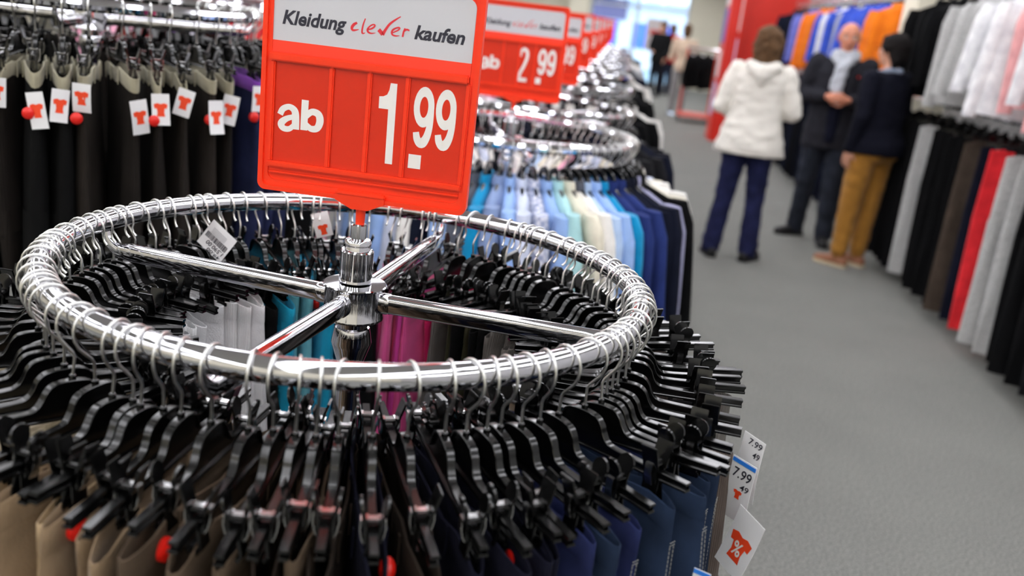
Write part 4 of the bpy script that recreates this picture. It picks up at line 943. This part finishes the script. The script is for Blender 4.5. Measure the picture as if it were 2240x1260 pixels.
part('shirt_front', blob('shirt_front', [loft([(0, 0.06, 0.80, 0.052, 0.085), (0, 0.065, 0.95, 0.058, 0.085), (0, 0.065, 1.15, 0.062, 0.085), (0, 0.06, 1.32, 0.05, 0.082), (0, 0.03, 1.43, 0.04, 0.06)])], NS, 0.010, 3, 0.004), p2)
for s in (-1, 1):
    part('lapel', MB().prism([(s*0.030, 1.40), (s*0.095, 1.36), (s*0.085, 1.22), (s*0.055, 1.02), (s*0.050, 1.02)], 0.118, 0.130).mesh('lapel', DJ), p2, (0, 0.012, 0))
SC = mat('scarf_grey', (188, 192, 200), 0.9, sheen=0.3, var=0.1, vscale=40, bump=('cord', 70, 0.5))
scp = [cap((0.075*math.cos(a), 0.01+0.075*math.sin(a), 1.455+0.012*math.sin(3*a)), (0.075*math.cos(a+0.45), 0.01+0.075*math.sin(a+0.45), 1.455+0.012*math.sin(3*a+1)), 0.036, 0.036) for a in [0.45*q for q in range(14)]]
scp += [cap((-0.07, 0.06, 1.45), (-0.01, 0.135, 1.38), 0.036, 0.036), cap((0.08, 0.06, 1.45), (0.01, 0.135, 1.37), 0.034, 0.034), cap((-0.012, 0.142, 1.38), (0.012, 0.158, 1.25), 0.036, 0.040), cap((0.012, 0.158, 1.25), (0.012, 0.160, 1.13), 0.040, 0.040), cap((0.030, 0.146, 1.36), (0.045, 0.155, 1.22), 0.03, 0.034)]
part('scarf', blob('scarf', scp, SC, 0.009, 3, 0.008, 16), p2)
part('trousers', blob('trousers', trouser_parts(0, feet, knees, 1.0, 1.0, 0.03, 0.072), KJ, 0.011, 4, 0.008, 10), p2)
shoes(p2, feet, SHOEB, SHOEB)
HG = mat('hair_grey_stubble', (128, 104, 90), 0.9, var=0.3, vscale=60)
part('hair', blob('hair', [RR((0, -0.052, 0.000), (0.081, 0.060, 0.060)), RR((-0.068, -0.025, 0.004), (0.016, 0.04, 0.036)), RR((0.068, -0.025, 0.004), (0.016, 0.04, 0.036))], HG, 0.008, 2), p2)
face_bits(p2, T, R)
part('badge', MB().sphere((-0.12, 0.128, 1.31), 0.009, 8).mesh('badge', REDTAG), p2)
# --- woman in the navy blazer and ochre trousers
feet = [(-0.10, 0.02, -0.28), (0.10, 0.01, 0.15)]; knees = [(-0.088, 0.02, 0.47), (0.092, 0.0, 0.47)]
arms = [((-0.18, -0.01, 1.38), (-0.235, -0.04, 1.12), (-0.215, 0.03, 0.88), (0.05, 0.12, -1.0), (1, 0.2, 0), 0.55), ((0.18, -0.01, 1.38), (0.245, 0.0, 1.12), (0.16, 0.17, 1.02), (-0.75, 0.6, 0.1), (-0.3, -0.2, -1), 0.5)]
fac = math.atan2(0.60, 0.80)
p3, T, R = person('dark-haired woman in navy blazer and ochre trousers beside the wall rail', (2.285, 5.80, 0), fac, 1.72, SKIN1, 0, feet, knees, arms, (0.0, 0.01, 1.585), 0.05, 0.0, None)
NB = mat('blazer_navy', (15, 16, 28), 0.9, spec=0.15, var=0.12, vscale=20); OC = cloth('p_ochre', (166, 116, 48), 'noise', 0.12)
J = [loft([(0, -0.018, 0.86, 0.216, 0.188), (0, -0.018, 0.93, 0.214, 0.184), (0, -0.004, 1.04, 0.184, 0.144), (0, 0, 1.20, 0.186, 0.138), (0, 0, 1.33, 0.194, 0.130), (0, -0.01, 1.405, 0.155, 0.10), (0, -0.015, 1.45, 0.08, 0.075)])]
for a in arms: J += [cap(a[0], a[1], 0.072, 0.060), cap(a[1], V(a[1]).lerp(V(a[2]), 0.95), 0.058, 0.045)]
part('blazer', blob('blazer', J, NB, 0.011, 4, 0.006, 9), p3)
part('collar', blob('collar', [cap((-0.07, -0.04, 1.45), (0.0, -0.085, 1.455), 0.022, 0.022), cap((0.07, -0.04, 1.45), (0.0, -0.085, 1.455), 0.022, 0.022), cap((-0.07, -0.04, 1.45), (-0.05, 0.05, 1.43), 0.022, 0.018), cap((0.07, -0.04, 1.45), (0.05, 0.05, 1.43), 0.022, 0.018)], mat('collar_greyblue', (140, 150, 168), 0.85), 0.008, 3), p3)
part('trousers', blob('trousers', trouser_parts(-0.005, feet, knees, 1.06, 1.02, 0.07, 0.062)+[ell((-0.075, -0.075, 0.885), (0.095, 0.085, 0.10)), ell((0.075, -0.075, 0.885), (0.095, 0.085, 0.10))], OC, 0.011, 4, 0.008, 10), p3)
BRS = mat('shoe_brown', (150, 98, 68), 0.55, var=0.1, vscale=15); SOLE = mat('shoe_sole_cream', (206, 190, 160), 0.7)
shoes(p3, feet, BRS, SOLE)
HD = mat('hair_dark', (20, 15, 15), 0.75, spec=0.2, var=0.3, vscale=30, bump=('cord', 60, 0.8))
part('hair', blob('hair', [RR((0, -0.022, 0.042), (0.098, 0.108, 0.092)), RR((0, -0.062, -0.02), (0.086, 0.054, 0.085)), cap(T(-0.045, -0.07, -0.05), T(-0.040, -0.068, -0.10), 0.036, 0.024), cap(T(0.045, -0.07, -0.05), T(0.040, -0.068, -0.10), 0.036, 0.024), cap(T(-0.045, 0.046, 0.082), T(0.045, 0.046, 0.082), 0.024, 0.024), cap(T(-0.082, 0.01, 0.03), T(-0.080, 0.0, -0.02), 0.022, 0.014), cap(T(0.082, 0.01, 0.03), T(0.080, 0.0, -0.02), 0.022, 0.014)], HD, 0.010, 2, 0.008, 22), p3)
face_bits(p3, T, R)
for s in (-1, 1): part('spectacle_arm', MB().tube([T(s*0.082, 0.085, 0.006), T(s*0.090, -0.01, 0.010)], 0.003, 6).mesh('spectacle_arm', BLACK), p3)
# --- two people far down by the window
def far_person(label, x, y, h, fac, coat, trs, hair, skin):
    feet = [(-0.09, 0, -0.1), (0.09, 0.02, 0.1)]; knees = [(-0.088, 0.02, 0.47), (0.088, 0.03, 0.47)]
    arms = [((-0.18, 0, 1.38), (-0.24, -0.02, 1.12), (-0.20, 0.10, 0.90), (0, 0.3, -1), (1, 0, 0), 0.5), ((0.18, 0, 1.38), (0.25, 0, 1.12), (0.14, 0.16, 1.02), (-0.7, 0.6, 0), (0, 0, -1), 0.5)]
    t, T, R = person(label, (x, y, 0), fac, h, skin, 0, feet, knees, arms, (0, 0.01, 1.585), 0, 0, None, voxel=0.012)
    J = [loft([(0, 0, 0.78, 0.215, 0.150), (0, 0, 1.02, 0.185, 0.135), (0, 0, 1.32, 0.192, 0.130), (0, -0.01, 1.41, 0.15, 0.10), (0, -0.015, 1.45, 0.08, 0.075)])]
    for a in arms: J += [cap(a[0], a[1], 0.074, 0.062), cap(a[1], V(a[1]).lerp(V(a[2]), 0.94), 0.060, 0.047)]
    part('coat', blob('coat', J, coat, 0.014, 3, 0.006), t)
    part('trousers', blob('trousers', trouser_parts(0, feet, knees, 1.0, 1.0, 0.04, 0.066), trs, 0.014, 3), t)
    shoes(t, feet, SHOEB, SHOEB)
    part('hair', blob('hair', [ell(T(0, -0.022, 0.036), (0.094, 0.104, 0.092), R), ell(T(0, -0.06, -0.05), (0.085, 0.058, 0.12), R)], hair, 0.012, 2), t)
    face_bits(t, T, R)
far_person('distant person in black coat and black trousers by the far window', 1.22, 21.6, 1.72, PI-0.5, cloth('p_blackcoat', (20, 20, 22)), cloth('p_blacktr', (24, 25, 32)), HD, SKIN1)
far_person('distant person in red coat standing behind the black coat', 1.50, 22.6, 1.70, 0.4, cloth('p_redcoat', (190, 36, 40)), cloth('p_darktr', (44, 48, 66)), HB, SKIN1)
# ------------------------------------------------------------------ far end of the aisle: trolley rail, mannequin, window poster
REDBAR = mat('trolley_red', (226, 84, 66), 0.4)
tr = thing('garment_trolley', 'red tube garment trolley with chrome top bar near the red partition', 'trolley', (1.78, 16.2, 0))
for x in (-0.26, 0.26):
    part('upright', MB().tube([(x, 0, 0.1), (x, 0, 1.30)], 0.018, 10).mesh('upright', REDBAR), tr)
    part('side_rail', MB().tube([(x, -0.3, 0.12), (x, 0.3, 0.12)], 0.02, 10).mesh('side_rail', REDBAR), tr)
for y in (-0.3, 0.3): part('base_rail', MB().tube([(-0.26, y, 0.12), (0.26, y, 0.12)], 0.02, 10).mesh('base_rail', REDBAR), tr)
part('tray', MB().box((0, 0, 0.15), (0.5, 0.58, 0.012)).mesh('tray', REDBAR, False), tr)
part('top_bar', MB().tube([(-0.28, 0, 1.30), (0.28, 0, 1.30)], 0.020, 12).mesh('top_bar', CHROME), tr)
for x in (-0.26, 0.26):
    for y in (-0.3, 0.3): part('caster', MB().tube([(x-0.012, y, 0.045), (x+0.012, y, 0.045)], 0.045, 14).mesh('caster', BLACK2), tr)
for k in range(8):
    loc = (1.56+k*0.06, 16.2, 1.30); rot = (0, 0, PI/2-0.35+rnd.uniform(-0.1, 0.1)); where = 'on the red trolley, %s from the left' % ORD[k]
    make_shoulder_hanger('black shoulder hanger '+where, loc, rot, 'hangers on the red trolley')
    make_shirt('black top '+where, loc, rot, 'tops on the red trolley', SHM[k % 4], K['black'], mc=K['snow'] if k % 3 == 1 else None, cat='top', name='top')
# tailor's mannequin in a beige top
mq = thing('mannequin', 'beige dressed mannequin standing beside the red garment trolley', 'mannequin', (1.52, 17.3, 0))
part('torso', blob('torso', [loft([(0, 0, 0.82, 0.15, 0.11), (0, 0, 0.95, 0.165, 0.12), (0, 0, 1.06, 0.13, 0.10), (0, 0, 1.26, 0.165, 0.12), (0, 0, 1.38, 0.165, 0.10), (0, 0, 1.44, 0.07, 0.06)]), cap((-0.18, 0, 1.37), (-0.23, 0, 1.05), 0.06, 0.05), cap((0.18, 0, 1.37), (0.23, 0, 1.05), 0.06, 0.05), cap((0, 0, 1.42), (0, 0.01, 1.52), 0.05, 0.05)], cloth('m_beige', (214, 192, 168)), 0.012, 3, 0.006), mq)
part('head', blob('head', head_parts((0, 0.01, 1.585))[0], mat('mannequin_skin', (222, 190, 160), 0.5), 0.011, 3), mq)
part('wig', blob('wig', [ell((0, -0.015, 1.62), (0.092, 0.104, 0.09)), ell((0, -0.06, 1.55), (0.085, 0.05, 0.11))], HB, 0.011, 2), mq)
part('leg', blob('leg', [cap((-0.085, 0, 0.84), (-0.09, 0, 0.1), 0.09, 0.06)], cloth('m_grey', (140, 138, 138)), 0.014, 2), mq)
part('leg', blob('leg', [cap((0.085, 0, 0.84), (0.09, 0, 0.1), 0.09, 0.06)], MATS['cloth_m_grey'], 0.014, 2), mq)
part('stand', MB().lathe([(0.19, 0.0), (0.19, 0.012), (0.02, 0.02), (0.012, 0.1)], 28).mesh('stand', CHROME), mq)
# poster hanging in the shop window
po = thing('window_poster', 'white poster with red shirt emblem hung inside the far window', 'poster', (1.22, Y1+0.093, 1.0))
part('sheet', MB().box((0, 0, 0.36), (0.60, 0.006, 0.86)).mesh('sheet', mat('poster_sheet', (226, 214, 214), 0.6), False), po)
part('emblem', MB().prism(shirt_logo(0.40, 0, 0.32), -0.0055, -0.0035).mesh('emblem', mat('poster_red', (232, 90, 86), 0.6), False), po)
